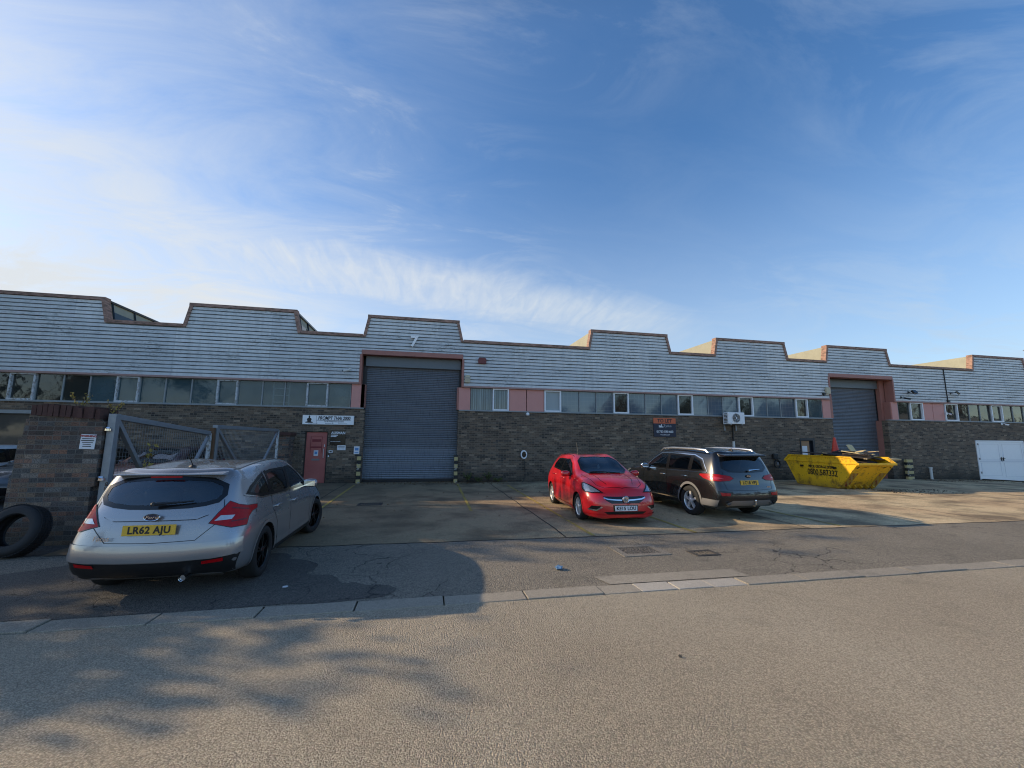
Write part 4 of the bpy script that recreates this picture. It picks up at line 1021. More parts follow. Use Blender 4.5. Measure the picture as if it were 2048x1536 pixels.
def cabin(parent, xd, xf, xr, y, zb, zr, steer=-1):
    """dashboard, seats, wheel and floor behind the glass"""
    MB().box((xr - .35, -y - .1, zb - .35), (xd, y + .1, zb - .3)).build('floor_pan', M['black'], parent)
    MB().prism([(xd - .25, zb - .1), (xd + .35, zb - .02), (xd + .45, zb - .3), (xd - .25, zb - .3)], -y - .08, y + .08).build('dashboard', M['seat'], parent)
    for sx, n in ((xf, 2), (xr, 3)):
        for i in range(n):
            yy = (i - (n - 1) / 2) * (y * (1.15 if n == 2 else .78))
            hw = .24 if n == 2 else .2
            m = MB(); m.box((sx - .12, yy - hw, zb - .3), (sx, yy + hw, zr - .28), Matrix.Rotation(R(-12), 3, 'Y')); s_ = m.build('seat', M['seat'], parent, bevel=.05)
            MB().box((sx - .17, yy - .13, zr - .25), (sx - .08, yy + .13, zr - .09)).build('headrest', M['seat'], s_, bevel=.04)
    m = MB(); c = Vector((xd - .32, steer * y * .58, zb + .02)); rt_ = Matrix.Rotation(R(-25), 3, 'Y')
    m.tube([c + rt_ @ Vector((0, .18 * math.cos(a), .18 * math.sin(a))) for a in np.linspace(0, 2 * math.pi, 25)], .015, 6); m.tube([c, c + rt_ @ Vector((.2, 0, -.05))], .04, 6); m.box(tuple(c + Vector((-.01, -.17, -.02))), tuple(c + Vector((.01, .17, .02)))); m.build('steering_wheel', M['black'], parent)

def mirror_set(B, x, y, z, mat, parent, glass=M['chrome'], s=1.0):
    for sg in (1, -1):
        m = MB(); n = 10
        prof = [(-.09, .0), (-.085, .055), (-.03, .085), (.06, .07), (.10, .0)]
        c = Vector((x, sg * (y + .12), z)); vs = []; fs = []
        # rounded shell: superellipsoid
        U_, V_ = 12, 8
        for j in range(V_ + 1):
            ph = -math.pi / 2 + math.pi * j / V_
            for i in range(U_):
                th = 2 * math.pi * i / U_
                sp_ = lambda a, e=.7: math.copysign(abs(a) ** e, a)
                vs.append(c + Vector((.075 * s * sp_(math.cos(ph)) * sp_(math.cos(th)), sg * .12 * s * sp_(math.cos(ph)) * sp_(math.sin(th)), .075 * s * sp_(math.sin(ph)))))
        for j in range(V_):
            for i in range(U_): fs.append((j * U_ + i, j * U_ + (i + 1) % U_, (j + 1) * U_ + (i + 1) % U_, (j + 1) * U_ + i))
        m.add(vs, fs); o = m.build('door_mirror', mat, parent, smooth=80)
        g = MB(); g.prism([(c.y - .095 * s, c.z - .05 * s), (c.y + .095 * s, c.z - .05 * s), (c.y + .095 * s, c.z + .05 * s), (c.y - .095 * s, c.z + .05 * s)], c.x - .079 * s, c.x - .070 * s, 'x'); g.build('mirror_glass', glass, o, bevel=.01)
        a = MB(); a.tube([(x + .01, sg * (y - .05), z - .05), (x, sg * (y + .05), z - .03)], .028, 6); a.build('mirror_arm', M['black'], o)
def handles(B, spots, mat, parent):
    for (x, z) in spots:
        fr = B.frame((0, 1, 0)); h = B.hit(B.to2([(x, 0, z)], fr)[0], fr, .012)
        for sg in (1, -1):
            m = MB(); m.tube([(h.x - .10, sg * (h.y - .012), h.z), (h.x - .085, sg * (h.y + .018), h.z), (h.x + .075, sg * (h.y + .02), h.z + .004), (h.x + .10, sg * (h.y - .01), h.z + .004)], [.012, .017, .017, .012], 8); m.build('door_handle', mat, parent, smooth=True)
def glassset(B, parent, side, rear, screen, glass, tint, trim=M['blackpaint'], dr=(-1, 0, .35), ds=(.6, 0, 1), tw=.032, rr=1):
    for k, (pts, tn) in enumerate(side):
        p = [(x, 0, z) for x, z in pts]; B.hole(p, (0, 1, 0), .014, True)
        for o in B.patch('side_window', p, (0, 1, 0), tint if tn else glass, parent, .001): pass
        B.ring('window_trim', p, (0, 1, 0), trim, parent, tw, .004, out_=.006)
    for nm, pts, d, g, r_ in (('rear_window', rear, dr, tint if side[-1][1] else glass, rr), ('windscreen', screen, ds, glass, 1)):
        B.hole(pts, d, .02, False, r_); B.patch(nm, pts, d, g, parent, .001, mirror=False, rnd_=r_); B.ring('window_trim', pts, d, trim, parent, .045, .004, mirror=False, rnd_=r_, out_=.006)

def hatch(kind):
    ford = kind == 'silver'
    if ford:
        K = [[(-.70,.30,.62),(-.62,.25,.74),(-.34,.22,.80),(.3,.20,.82),(.9,.20,.83),(1.5,.20,.83),(2.0,.20,.83),(2.4,.20,.82),(2.9,.20,.80),(3.25,.20,.70),(3.42,.22,.52)],
             [(-.80,.47,.685),(-.68,.45,.845),(-.36,.42,.895),(.3,.40,.90),(.9,.38,.90),(1.5,.38,.90),(2.0,.38,.90),(2.4,.40,.90),(2.9,.42,.89),(3.3,.42,.80),(3.54,.42,.58)],
             [(-.77,.70,.685),(-.63,.71,.85),(-.3,.73,.908),(.3,.72,.91),(.9,.68,.905),(1.5,.66,.905),(2.0,.66,.905),(2.45,.68,.905),(2.9,.66,.89),(3.28,.62,.82),(3.50,.58,.6)],
             [(-.69,.99,.64),(-.50,1.01,.775),(-.2,1.02,.835),(.3,1.0,.852),(.9,.97,.862),(1.5,.94,.867),(2.0,.92,.865),(2.45,.90,.85),(2.9,.84,.82),(3.22,.76,.74),(3.42,.69,.55)],
             [(-.48,1.37,.615),(-.28,1.395,.65),(.05,1.418,.67),(.5,1.440,.68),(.95,1.445,.68),(1.5,1.405,.665),(1.98,1.21,.69),(2.42,1.0,.73),(2.85,.93,.70),(3.15,.84,.62),(3.34,.74,.46)]]
        crown = [.04, .04, .04, .038, .038, .038, .035, .03, .04, .04, .02]; wb, rad, pm = 2.648, .326, M['silver']
    else:
        K = [[(-.58,.30,.60),(-.5,.24,.72),(-.28,.21,.77),(.25,.19,.79),(.8,.18,.80),(1.35,.18,.80),(1.85,.18,.80),(2.25,.18,.79),(2.7,.18,.78),(3.05,.17,.73),(3.24,.17,.56)],
             [(-.66,.47,.68),(-.56,.45,.81),(-.3,.42,.855),(.25,.38,.865),(.8,.36,.865),(1.35,.36,.865),(1.85,.36,.865),(2.25,.38,.87),(2.7,.40,.865),(3.06,.40,.81),(3.26,.38,.62)],
             [(-.65,.70,.68),(-.54,.72,.82),(-.28,.74,.87),(.25,.72,.873),(.8,.68,.87),(1.35,.66,.87),(1.85,.66,.872),(2.25,.68,.872),(2.7,.68,.865),(3.03,.64,.80),(3.22,.60,.62)],
             [(-.60,1.00,.60),(-.46,1.02,.73),(-.2,1.03,.79),(.25,1.0,.81),(.8,.97,.82),(1.35,.95,.825),(1.85,.94,.825),(2.2,.93,.81),(2.6,.90,.775),(2.92,.84,.71),(3.11,.765,.56)],
             [(-.46,1.36,.48),(-.28,1.385,.53),(.05,1.41,.565),(.45,1.435,.585),(.85,1.44,.595),(1.28,1.41,.59),(1.75,1.235,.62),(2.15,1.05,.665),(2.52,.985,.64),(2.82,.91,.57),(3.02,.82,.45)]]
        crown = [.05, .045, .04, .04, .04, .04, .035, .035, .045, .045, .025]; wb, rad, pm = 2.511, .308, M['red']
    root = empty('parked_car', (0, 0, 0))
    B = Body(K, .085 if ford else .07, .09 if ford else .085, crown)
    S = (0, 1, 0)
    if ford:
        side = [([(2.03, .985), (1.06, 1.005), (1.07, 1.365), (1.40, 1.372), (1.72, 1.235)], 0), ([(.99, 1.007), (.30, 1.035), (.22, 1.345), (.45, 1.368), (1.00, 1.366)], 0), ([(.235, 1.04), (-.06, 1.05), (-.40, 1.115), (-.28, 1.20), (-.02, 1.30), (.155, 1.345)], 0)]
        rear = [(-.74, .645, 1.11), (-.79, .40, 1.035), (-.81, 0, 1.02), (-.79, -.40, 1.035), (-.74, -.645, 1.11), (-.57, -.615, 1.335), (-.60, 0, 1.365), (-.57, .615, 1.335)]
        scr = [(2.42, .64, .99), (2.50, 0, 1.0), (2.42, -.64, .99), (1.60, -.545, 1.385), (1.55, 0, 1.42), (1.60, .545, 1.385)]
    else:
        side = [([(1.93, 1.0), (.92, 1.03), (.94, 1.355), (1.22, 1.365), (1.52, 1.26)], 0), ([(.86, 1.032), (.06, 1.07), (.04, 1.18), (.20, 1.335), (.45, 1.355), (.88, 1.357)], 1)]
        rear = [(-.62, .54, 1.06), (-.68, 0, 1.02), (-.62, -.54, 1.06), (-.5, -.46, 1.32), (-.54, 0, 1.35), (-.5, .46, 1.32)]
        scr = [(2.20, .62, 1.03), (2.30, 0, 1.05), (2.20, -.62, 1.03), (1.37, -.525, 1.385), (1.31, 0, 1.425), (1.37, .525, 1.385)]
    glassset(B, root, side, rear, scr, M['carglass'], M['tintglass'] if not ford else M['carglass'])
    # black pillars between the side windows
    for xq, w_ in ((1.03, .07), (.265, .05)) if ford else ((.89, .06),):
        B.patch('pillar_trim', [(xq - w_ / 2, 0, 1.01), (xq + w_ / 2, 0, 1.01), (xq + w_ / 2, 0, 1.37), (xq - w_ / 2 - .03, 0, 1.36)], S, M['blackpaint'], root, .0035)
    for ax in (0, wb): B.arch(ax, rad, rad + .045, M['black'], root, pm)
    L = MB()
    dl = [(1.03, 1.0), (1.03, .45), (1.03, .26)]
    B.line(L, [(x, 0, z) for x, z in dl], S)
    if ford:
        B.line(L, [(x, 0, z) for x, z in ((.27, 1.04), (.24, .85), (.42, .62), (.47, .27))], S); B.line(L, [(x, 0, z) for x, z in ((2.1, .98), (2.17, .7), (2.12, .27))], S)
        B.line(L, [(.47, 0, .255), (2.12, 0, .255)], S)
        R_ = (-1, 0, 0)
        for sg in (1, -1):
            for cl_ in (((-.30, 0, .90), (.6, 0, .865), (1.6, 0, .835), (2.5, 0, .80)), ((.45, 0, .40), (1.3, 0, .37), (2.1, 0, .38))):
                Q = MB(); B.line(Q, cl_, S, .035, .007, mirror=False); Q.v = [(p[0], p[1] * sg, p[2]) for p in Q.v]; Q.build('body_crease', pm, root, smooth=60)  # raised paint strips added in place of pressed creases, to catch the light
        B.line(L, [(-1, .63, 1.09), (-1, .66, .93), (-1, .62, .84), (-1, .44, .665), (-1, 0, .655), (-1, -.44, .665), (-1, -.62, .84), (-1, -.66, .93), (-1, -.63, 1.09)], R_, .007, mirror=False)
        B.line(L, [(-1, .52, .93), (-1, .40, .885), (-1, -.40, .885), (-1, -.52, .93)], R_, .007, mirror=False)
        B.line(L, [(-.4, .60, 1.425), (.5, .58, 1.46), (1.45, .57, 1.43)], (0, 0, 1), .018)
    else:
        B.line(L, [(x, 0, z) for x, z in ((.1, 1.07), (.08, .85), (.28, .62), (.33, .25))], S); B.line(L, [(x, 0, z) for x, z in ((1.98, 1.0), (2.03, .7), (1.98, .25))], S)
        B.line(L, [(2.2, .66, 1), (2.6, .62, 1), (2.95, .55, 1), (3.1, .40, 1), (3.17, 0, 1)], (0, 0, 1), .01)
        B.line(L, [(2.3, .42, 1), (2.8, .40, 1), (3.0, .32, 1)], (0, 0, 1), .012)
        B.line(L, [(-.4, .56, 1.425), (.5, .55, 1.46), (1.3, .54, 1.43)], (0, 0, 1), .015)
    L.build('panel_gap', M['blackpaint'], root, fix=False)
    if ford:
        for sg in (1, -1):
            L = MB(); B.line(L, [(2.06, 0, .972), (1.05, 0, .99), (.3, 0, 1.02), (-.06, 0, 1.035), (-.44, 0, 1.112)], S, .014, .009, mirror=False); L.v = [(p[0], p[1] * sg, p[2]) for p in L.v]; L.build('window_chrome', M['chrome'], root, fix=False)
    handles(B, [(.42, .86), (1.20, .83)] if ford else [(.24, .90), (1.10, .86)], pm, root)
    if ford:
        B.patch('lower_bumper', [(-1, .86, .48), (-1, .6, .455), (-1, .3, .445), (-1, -.3, .445), (-1, -.6, .455), (-1, -.86, .48), (-1, -.80, .27), (-1, -.5, .20), (-1, .5, .20), (-1, .80, .27)], (-1, 0, 0), M['black'], root, .004, mirror=False)
        B.patch('sill', [(.40, 0, .30), (2.25, 0, .30), (2.25, 0, .20), (.40, 0, .20)], S, M['black'], root, .005)
        B.patch('bumper', [(-1, .86, .655), (-1, .5, .635), (-1, -.5, .635), (-1, -.86, .655), (-1, -.87, .485), (-1, -.6, .46), (-1, .6, .46), (-1, .87, .485)], (-1, 0, 0), pm, root, .016, mirror=False)
        B.patch('tailgate_ledge', [(-1, .50, .925), (-1, -.50, .925), (-1, -.42, .888), (-1, .42, .888)], (-1, 0, 0), pm, root, .016, mirror=False)
        tl = [(-.79, .56, .84), (-.74, .63, .95), (-.66, .71, 1.065), (-.57, .765, 1.015), (-.46, .82, .985), (-.28, .87, .975), (-.31, .885, .935), (-.43, .875, .915), (-.51, .865, .86), (-.56, .86, .775), (-.70, .745, .775)]
        lights = B.patch('tail_light', tl, (-.8, .62, .05), M['redlens'], root, .010, .03)
        for o in lights: pass
        for sg, o in zip((1, -1), lights):
            q = B.patch('reversing_lens', [(-.765, .595, .86), (-.73, .645, .915), (-.645, .755, .905), (-.68, .735, .862)], (-.8, .62, .05), M['whitelens'], o, .014, .03, mirror=True)
            keep = q[0 if sg > 0 else 1]; bpy.data.objects.remove(q[1 if sg > 0 else 0])
        for za_, zb_ in (((-.70, .745, .84), (-.55, .86, .84)), ((-.66, .73, .99), (-.46, .84, .945))):
            L2 = MB(); B.line(L2, [za_, zb_], (-.8, .62, .05), .014, .0125, mirror=False); L2.build('lamp_band', M['darklens'], lights[0], fix=False)
            L2 = MB(); L2.v = [(p[0], -p[1], p[2]) for p in []]; B.line(L2, [za_, zb_], (-.8, .62, .05), .014, .0125, mirror=False); L2.v = [(p[0], -p[1], p[2]) for p in L2.v]; L2.build('lamp_band', M['darklens'], lights[1], fix=False)
        B.ring('light_gap', tl, (-.8, .62, .05), M['blackpaint'], root, .012, .009, out_=.006)
        B.patch('reflector', [(-.8, .52, .435), (-.8, .73, .455), (-.8, .73, .415), (-.8, .52, .40)], (-1, .25, 0), M['redlens'], root, .012)
        MB().prism([(-.30, 1.425), (-.50, 1.412), (-.62, 1.394), (-.618, 1.378), (-.36, 1.36)], -.575, .575).build('spoiler', pm, root, bevel=.012)
        MB().box((-.668, -.16, 1.355), (-.655, .16, 1.370)).build('brake_light', M['redlens'], root)
        m = MB(); m.tube([(-.85, -.36, .262), (-.55, -.36, .27)], .036, 14, cap=False); m.tube([(-.83, -.36, .262), (-.8, -.36, .263)], .031, 14); m.m = 1; m.build('exhaust', [M['chrome'], M['black']], root, smooth=True)
        plate(root, 'LR62 AJU', (-.872, 0, .80), -R(90), R(-4), M['plateyellow'])
        b = MB(); b.lathe([(.0, -.006), (.072, -.006), (.072, 0)], 'x', 24); o = b.build('badge', M['badgeblue'], root); o.location = (-.853, 0, .935); o.scale = (1, 1, .48)
        b = MB(); b.lathe([(.070, -.012), (.078, -.014), (.084, -.004)], 'x', 28); b.build('badge_ring', M['chrome'], o)
        q = text('Ford', .07, M['chrome'], o, (-.009, 0, .0), (R(90), 0, -R(90)), shear=.3); q.scale = (1.0, 1.4, 1)
        text('Focus', .075, M['chrome'], root, (-.845, .47, .715), (R(88), 0, R(-100)), name='model_lettering', shear=.3)
        m = MB(); m.tube([(-.84, .02, 1.075), (-.85, .0, 1.08)], .022, 8); m.tube([(-.835, .03, 1.072), (-.80, -.20, 1.085), (-.765, -.36, 1.095)], [.022, .012, .008], 6); m.build('rear_wiper', M['black'], root)
        m = MB(); m.lathe([(.045, 0), (.03, .02), (.0, .03)], 'z', 10, (-.12, 0, 1.448)); m.tube([(-.12, 0, 1.465), (-.26, 0, 1.62)], .006, 6); m.build('aerial', M['black'], root)
        # front lamps and grille, out of sight from the road but part of the car
        B.patch('headlight', [(3.35, .40, .72), (3.1, .62, .80), (2.85, .78, .83), (2.95, .80, .72), (3.3, .6, .64)], (.8, .5, .4), M['headlens'], root, .006)
        B.patch('grille', [(3.6, .5, .48), (3.6, -.5, .48), (3.6, -.38, .28), (3.6, .38, .28)], (1, 0, 0), M['blackpaint'], root, .005, mirror=False)
        rim, sp_, st = M['rimblack'], 5, 'double'
        mirror_set(B, 1.93, .83, 1.02, pm, root)
        cabin(root, 2.15, 1.25, .25, .58, .93, 1.43)
    else:
        F = (1, 0, .1)
        hl = [(3.16, .44, .675), (3.08, .52, .735), (2.90, .66, .83), (2.72, .75, .885), (2.66, .80, .875), (2.78, .83, .76), (2.92, .80, .685), (3.05, .66, .655)]
        for o in B.patch('headlight', hl, (.7, .55, .35), M['headlens'], root, .010, .03): pass
        B.ring('headlight_surround', hl, (.7, .55, .35), M['blackpaint'], root, .022, .012)
        B.patch('grille', [(3.3, .50, .635), (3.3, .25, .625), (3.3, -.25, .625), (3.3, -.50, .635), (3.3, -.44, .54), (3.3, -.32, .475), (3.3, .32, .475), (3.3, .44, .54)], F, M['blackpaint'], root, .006, mirror=False)
        L = MB(); B.line(L, [(3.3, .49, .60), (3.3, .40, .568), (3.3, .2, .55), (3.3, 0, .545), (3.3, -.2, .55), (3.3, -.40, .568), (3.3, -.49, .60)], F, .026, .016, mirror=False); L.build('grille_bar', M['chrome'], root, fix=False)
        fx = B.hit(B.to2([(3.3, 0, .555)], B.frame(F))[0], B.frame(F), .03)
        b = MB(); b.lathe([(.0, .006), (.058, .006), (.064, 0)], 'x', 26); o = b.build('badge', M['chrome'], root); o.location = fx
        b = MB(); b.lathe([(.066, .004), (.074, .014), (.082, .0)], 'x', 30); b.build('badge_ring', M['chrome'], o)
        b = MB(); b.add([(.008, y * .9, z * .9) for y, z in ((-.05, -.02), (-.02, -.045), (.03, -.035), (.05, .0), (.035, .02), (.01, .0), (-.01, .03), (-.03, .04), (-.045, .02))], [tuple(range(9))]); b.build('emblem', M['cladgrey'], o, fix=False)
        B.patch('lower_grille', [(3.3, .50, .295), (3.3, .3, .305), (3.3, -.3, .305), (3.3, -.50, .295), (3.3, -.42, .245), (3.3, .42, .245)], (1, 0, 0), M['blackpaint'], root, .004, mirror=False)
        fg = [(3.22, .53, .425), (3.12, .72, .425), (3.06, .77, .35), (3.20, .60, .335)]
        for o in B.patch('fog_recess', fg, (.9, .45, 0), M['blackpaint'], root, .005): pass
        L = MB(); B.line(L, [(3.05, .78, .345), (3.18, .62, .33), (3.24, .51, .405)], (.9, .45, 0), .028, .012); L.build('fog_trim', M['chrome'], root, fix=False)
        pl = plate(root, 'KE15 LOU', (3.355, 0, .375), R(90), 0, M['platewhite'])
        B.patch('plate_recess', [(3.3, .29, .445), (3.3, -.29, .445), (3.3, -.29, .31), (3.3, .29, .31)], (1, 0, 0), M['blackpaint'], root, .004, mirror=False)
        B.patch('front_splitter', [(3.3, .84, .245), (3.3, .5, .235), (3.3, -.5, .235), (3.3, -.84, .245), (3.3, -.80, .19), (3.3, .80, .19)], (1, 0, 0), M['red'], root, .020, mirror=False)
        B.patch('sill', [(.36, 0, .27), (2.15, 0, .27), (2.15, 0, .19), (.36, 0, .19)], S, M['red'], root, .016)
        m = MB(); m.tube([(2.26, .35, 1.062), (2.18, -.15, 1.10), (2.16, -.4, 1.09)], .012, 6); m.tube([(2.27, -.1, 1.07), (2.2, -.45, 1.085)], .012, 6); m.build('wiper', M['black'], root)
        m = MB(); m.lathe([(.03, 0), (.02, .025), (.0, .03)], 'z', 10, (-.05, 0, 1.445)); m.tube([(-.05, 0, 1.46), (-.2, 0, 1.80)], .004, 6); m.build('aerial', M['black'], root)
        m = MB(); m.box((1.47, -.05, 1.29), (1.50, .09, 1.345)); m.tube([(1.46, .0, 1.35), (1.44, .0, 1.40)], .008, 5); m.build('rear_view_mirror', M['black'], root)
        m = MB(); m.box((1.53, .02, 1.13), (1.545, .075, 1.23), Matrix.Rotation(R(12), 3, 'X')); m.build('air_freshener', M['white'], root)
        B.patch('tail_light', [(-.66, .58, .84), (-.5, .72, 1.0), (-.35, .78, 1.02), (-.4, .81, .85)], (-.7, .7, 0), M['redlens'], root, .008)
        rim, sp_, st = M['rimsilver'], 5, 'single'
        mirror_set(B, 1.80, .83, 1.02, pm, root)
        cabin(root, 1.95, 1.1, .2, .55, .93, 1.42)
    B.build('body', [pm], root)
    tr = .80 if ford else .755
    for ax in (0, wb):
        for sg in (1, -1): wheel(root, ax, sg * (tr - .005), rad, .215, rim, sp_, st, steer=(R(-14) if ford and ax else 0), rr=.70)
    MB().box((-.45, -.62, .17), (wb + .5, .62, .26)).build('underbody', M['black'], root)
    return root

def suv():
    K = [[(-.92,.38,.70),(-.82,.32,.82),(-.5,.28,.86),(.3,.26,.88),(.95,.25,.88),(1.6,.25,.88),(2.1,.25,.88),(2.6,.25,.87),(3.1,.26,.86),(3.45,.27,.76),(3.6,.3,.6)],
         [(-1.02,.56,.78),(-.88,.55,.90),(-.5,.52,.94),(.3,.50,.945),(.95,.48,.945),(1.6,.48,.945),(2.1,.48,.945),(2.6,.5,.945),(3.1,.52,.93),(3.5,.52,.84),(3.72,.52,.66)],
         [(-.96,.86,.76),(-.83,.87,.89),(-.45,.88,.94),(.3,.86,.945),(.95,.82,.94),(1.6,.8,.94),(2.1,.8,.94),(2.6,.82,.94),(3.1,.80,.93),(3.48,.76,.84),(3.68,.72,.68)],
         [(-.90,1.11,.72),(-.73,1.13,.84),(-.35,1.13,.89),(.3,1.10,.90),(.95,1.08,.905),(1.6,1.06,.905),(2.1,1.05,.90),(2.55,1.04,.885),(3.0,1.0,.86),(3.4,.92,.78),(3.6,.85,.64)],
         [(-.70,1.56,.625),(-.52,1.585,.68),(-.15,1.61,.70),(.35,1.635,.71),(.9,1.64,.715),(1.45,1.60,.70),(1.95,1.38,.71),(2.4,1.14,.75),(2.85,1.09,.73),(3.22,1.02,.66),(3.48,.92,.54)]]
    root = empty('parked_car', (0, 0, 0)); pm = M['blackpearl']
    B = Body(K, .07, .09, [.03, .03, .035, .035, .035, .035, .035, .03, .04, .04, .02]); S = (0, 1, 0); wb, rad = 2.78, .372
    side = [([(2.06, 1.095), (1.01, 1.11), (1.02, 1.525), (1.36, 1.53), (1.74, 1.36)], 0), ([(.93, 1.112), (.05, 1.125), (.03, 1.525), (.95, 1.53)], 1), ([(-.02, 1.128), (-.52, 1.15), (-.50, 1.20), (-.33, 1.42), (-.04, 1.515)], 1)]
    rear = [(-.93, .67, 1.17), (-.97, 0, 1.13), (-.93, -.67, 1.17), (-.75, -.60, 1.49), (-.80, 0, 1.51), (-.75, .60, 1.49)]
    scr = [(2.42, .68, 1.13), (2.52, 0, 1.15), (2.42, -.68, 1.13), (1.55, -.60, 1.56), (1.50, 0, 1.60), (1.55, .60, 1.56)]
    glassset(B, root, side, rear, scr, M['carglass'], M['tintglass'])
    B.ring('chrome_surround', [(x, 0, z) for x, z in ((2.16, 1.075), (1.0, 1.085), (-.60, 1.115), (-.62, 1.16), (-.40, 1.45), (-.08, 1.548), (.9, 1.565), (1.38, 1.56), (1.78, 1.375))], S, M['chrome'], root, .020, .010)
    for xq in (.97, .005): B.patch('pillar_trim', [(xq - .05, 0, 1.11), (xq + .05, 0, 1.11), (xq + .05, 0, 1.53), (xq - .05, 0, 1.53)], S, M['blackpaint'], root, .0035)
    for ax in (0, wb): B.arch(ax, rad, rad + .05, M['black'], root, M['cladgrey'], .055)
    L = MB()
    for p in (((.98, 1.1), (.98, .42)), ((.02, 1.12), (.0, .95), (.30, .72), (.45, .42)), ((2.12, 1.09), (2.2, .8), (2.15, .42))): B.line(L, [(x, 0, z) for x, z in p], S)
    B.line(L, [(-1, .66, 1.16), (-1, .70, .95), (-1, .64, .74), (-1, 0, .72), (-1, -.64, .74), (-1, -.70, .95), (-1, -.66, 1.16)], (-1, 0, 0), .012, mirror=False)
    L.build('panel_gap', M['blackpaint'], root, fix=False)
    L = MB(); B.line(L, [(.48, 0, .375), (2.28, 0, .375)], S, .028, .012); L.build('sill_strip', M['chrome'], root, fix=False)
    B.patch('sill', [(.45, 0, .36), (2.32, 0, .36), (2.32, 0, .26), (.45, 0, .26)], S, M['black'], root, .006)
    handles(B, [(.20, .98), (1.16, .96)], M['chrome'], root)
    tl = [(-.97, .42, 1.0), (-.95, .5, 1.055), (-.86, .72, 1.09), (-.70, .855, 1.10), (-.42, .91, 1.08), (-.40, .92, 1.055), (-.56, .93, .985), (-.76, .90, .935), (-.92, .72, .935), (-.97, .52, .95)]
    B.patch('tail_light', tl, (-.72, .68, .05), M['redlens'], root, .012, .03)
    B.ring('light_edge', tl, (-.72, .68, .05), M['blackpaint'], root, .012, .010, out_=.008)
    for o in B.patch('brake_lens', [(-.93, .66, 1.0), (-.80, .80, 1.04), (-.62, .89, 1.045), (-.72, .90, .99), (-.86, .80, .965)], (-.72, .68, .05), plainred, root, .016, .03): pass
    B.patch('fog_lamp', [(-1, .56, .66), (-1, .83, .68), (-1, .80, .60), (-1, .58, .60)], (-1, .3, 0), M['redlens'], root, .010)
    B.patch('fog_recess', [(-1, .50, .70), (-1, .88, .72), (-1, .86, .57), (-1, .52, .58)], (-1, .3, 0), M['blackpaint'], root, .005)
    B.patch('lower_bumper', [(-1, .90, .54), (-1, .5, .54), (-1, -.5, .54), (-1, -.90, .54), (-1, -.84, .36), (-1, .84, .36)], (-1, 0, 0), M['black'], root, .004, mirror=False)
    B.patch('skid_plate', [(-1, .52, .50), (-1, -.52, .50), (-1, -.66, .42), (-1, -.6, .36), (-1, .6, .36), (-1, .66, .42)], (-1, 0, -.1), M['cladgrey'], root, .014, mirror=False)
    B.patch('bumper_corner', [(-.95, .82, .50), (-.5, .95, .50), (-.46, .93, .34), (-.85, .82, .34)], (-.5, .85, 0), M['cladgrey'], root, .012)
    plate(root, 'LC18 VPJ', (-1.022, -.0, .90), -R(90), R(-5), M['plateyellow'])
    o = MB().lathe([(.0, -.006), (.07, -.006), (.07, 0)], 'x', 20).build('badge', M['blackpaint'], root); o.location = (-1.0, 0, 1.055); o.scale = (1, 1, .55)
    text('KIA', .075, M['chrome'], o, (-.009, 0, 0), (R(90), 0, -R(90)), bold=.002).scale = (1.0, 1.3, 1)
    text('SORENTO', .05, M['chrome'], root, (-1.02, .40, .785), (R(90), 0, R(-96)), name='model_lettering', bold=.001)
    text('AWD', .05, M['chrome'], root, (-1.02, -.56, .79), (R(90), 0, R(-84)), name='model_lettering', bold=.001)
    sp = MB().prism([(-.45, 1.615), (-.70, 1.60), (-.96, 1.565), (-.965, 1.54), (-.93, 1.515), (-.72, 1.50), (-.45, 1.55)], -.60, .60).build('spoiler', pm, root, bevel=.018)
    m = MB(); m.tube([(-1.0, -.02, 1.185), (-1.015, -.03, 1.19)], .025, 8); m.tube([(-1.01, -.0, 1.19), (-.985, -.2, 1.205), (-.955, -.38, 1.215)], [.024, .012, .009], 6); m.build('rear_wiper', M['chrome'], root)
    for sg in (1, -1):
        r = MB(); r.tube([(-.50, sg * .70, 1.60), (-.42, sg * .70, 1.665), (0, sg * .715, 1.69), (.9, sg * .72, 1.70), (1.35, sg * .715, 1.675), (1.50, sg * .71, 1.61)], [.02, .032, .034, .034, .03, .02], 8); r.build('roof_rail', M['fluoro'], root, smooth=True)
        e = MB(); e.tube([(-1.03, sg * .62, .425), (-.7, sg * .62, .43)], .055, 14, cap=False); o = e.build('exhaust', M['chrome'], root, smooth=True); o.scale = (1, 1, .85); o.location.z = .065
    m = MB(); m.prism([(-.36, 1.655), (-.56, 1.63), (-.50, 1.72)], -.02, .02); m.build('aerial_fin', M['black'], root, bevel=.008)
    m = MB(); m.tube([(-.85, -.08, .36), (-1.06, -.08, .36), (-1.09, -.08, .40), (-1.09, -.08, .46)], .022, 8); m.lathe([(0, -.028), (.02, -.02), (.027, 0), (.02, .02), (0, .028)], 'z', 12, (-1.09, -.08, .48)); m.build('tow_ball', M['chrome'], root, smooth=True)
    B.patch('headlight', [(3.5, .45, .86), (3.2, .72, .95), (2.95, .84, .96), (3.1, .86, .86), (3.45, .68, .8)], (.8, .5, .3), M['headlens'], root, .006)
    B.patch('grille', [(3.8, .42, .82), (3.8, -.42, .82), (3.8, -.36, .58), (3.8, .36, .58)], (1, 0, 0), M['blackpaint'], root, .005, mirror=False)
    mirror_set(B, 1.98, .90, 1.14, M['chrome'], root, s=1.08)
    cabin(root, 2.2, 1.2, .15, .62, 1.05, 1.62)
    B.build('body', [pm], root)
    for ax in (0, wb):
        for sg in (1, -1): wheel(root, ax, sg * .835, rad, .235, M['rimsilver'], 5, 'wide', rr=.66)
    MB().box((-.6, -.68, .24), (wb + .5, .68, .34)).build('underbody', M['black'], root)
    return root
plainred = plain('bright_red_lens', (.5, .015, .015), .1, var=.3, scale=30, Coat_Weight=1.0)

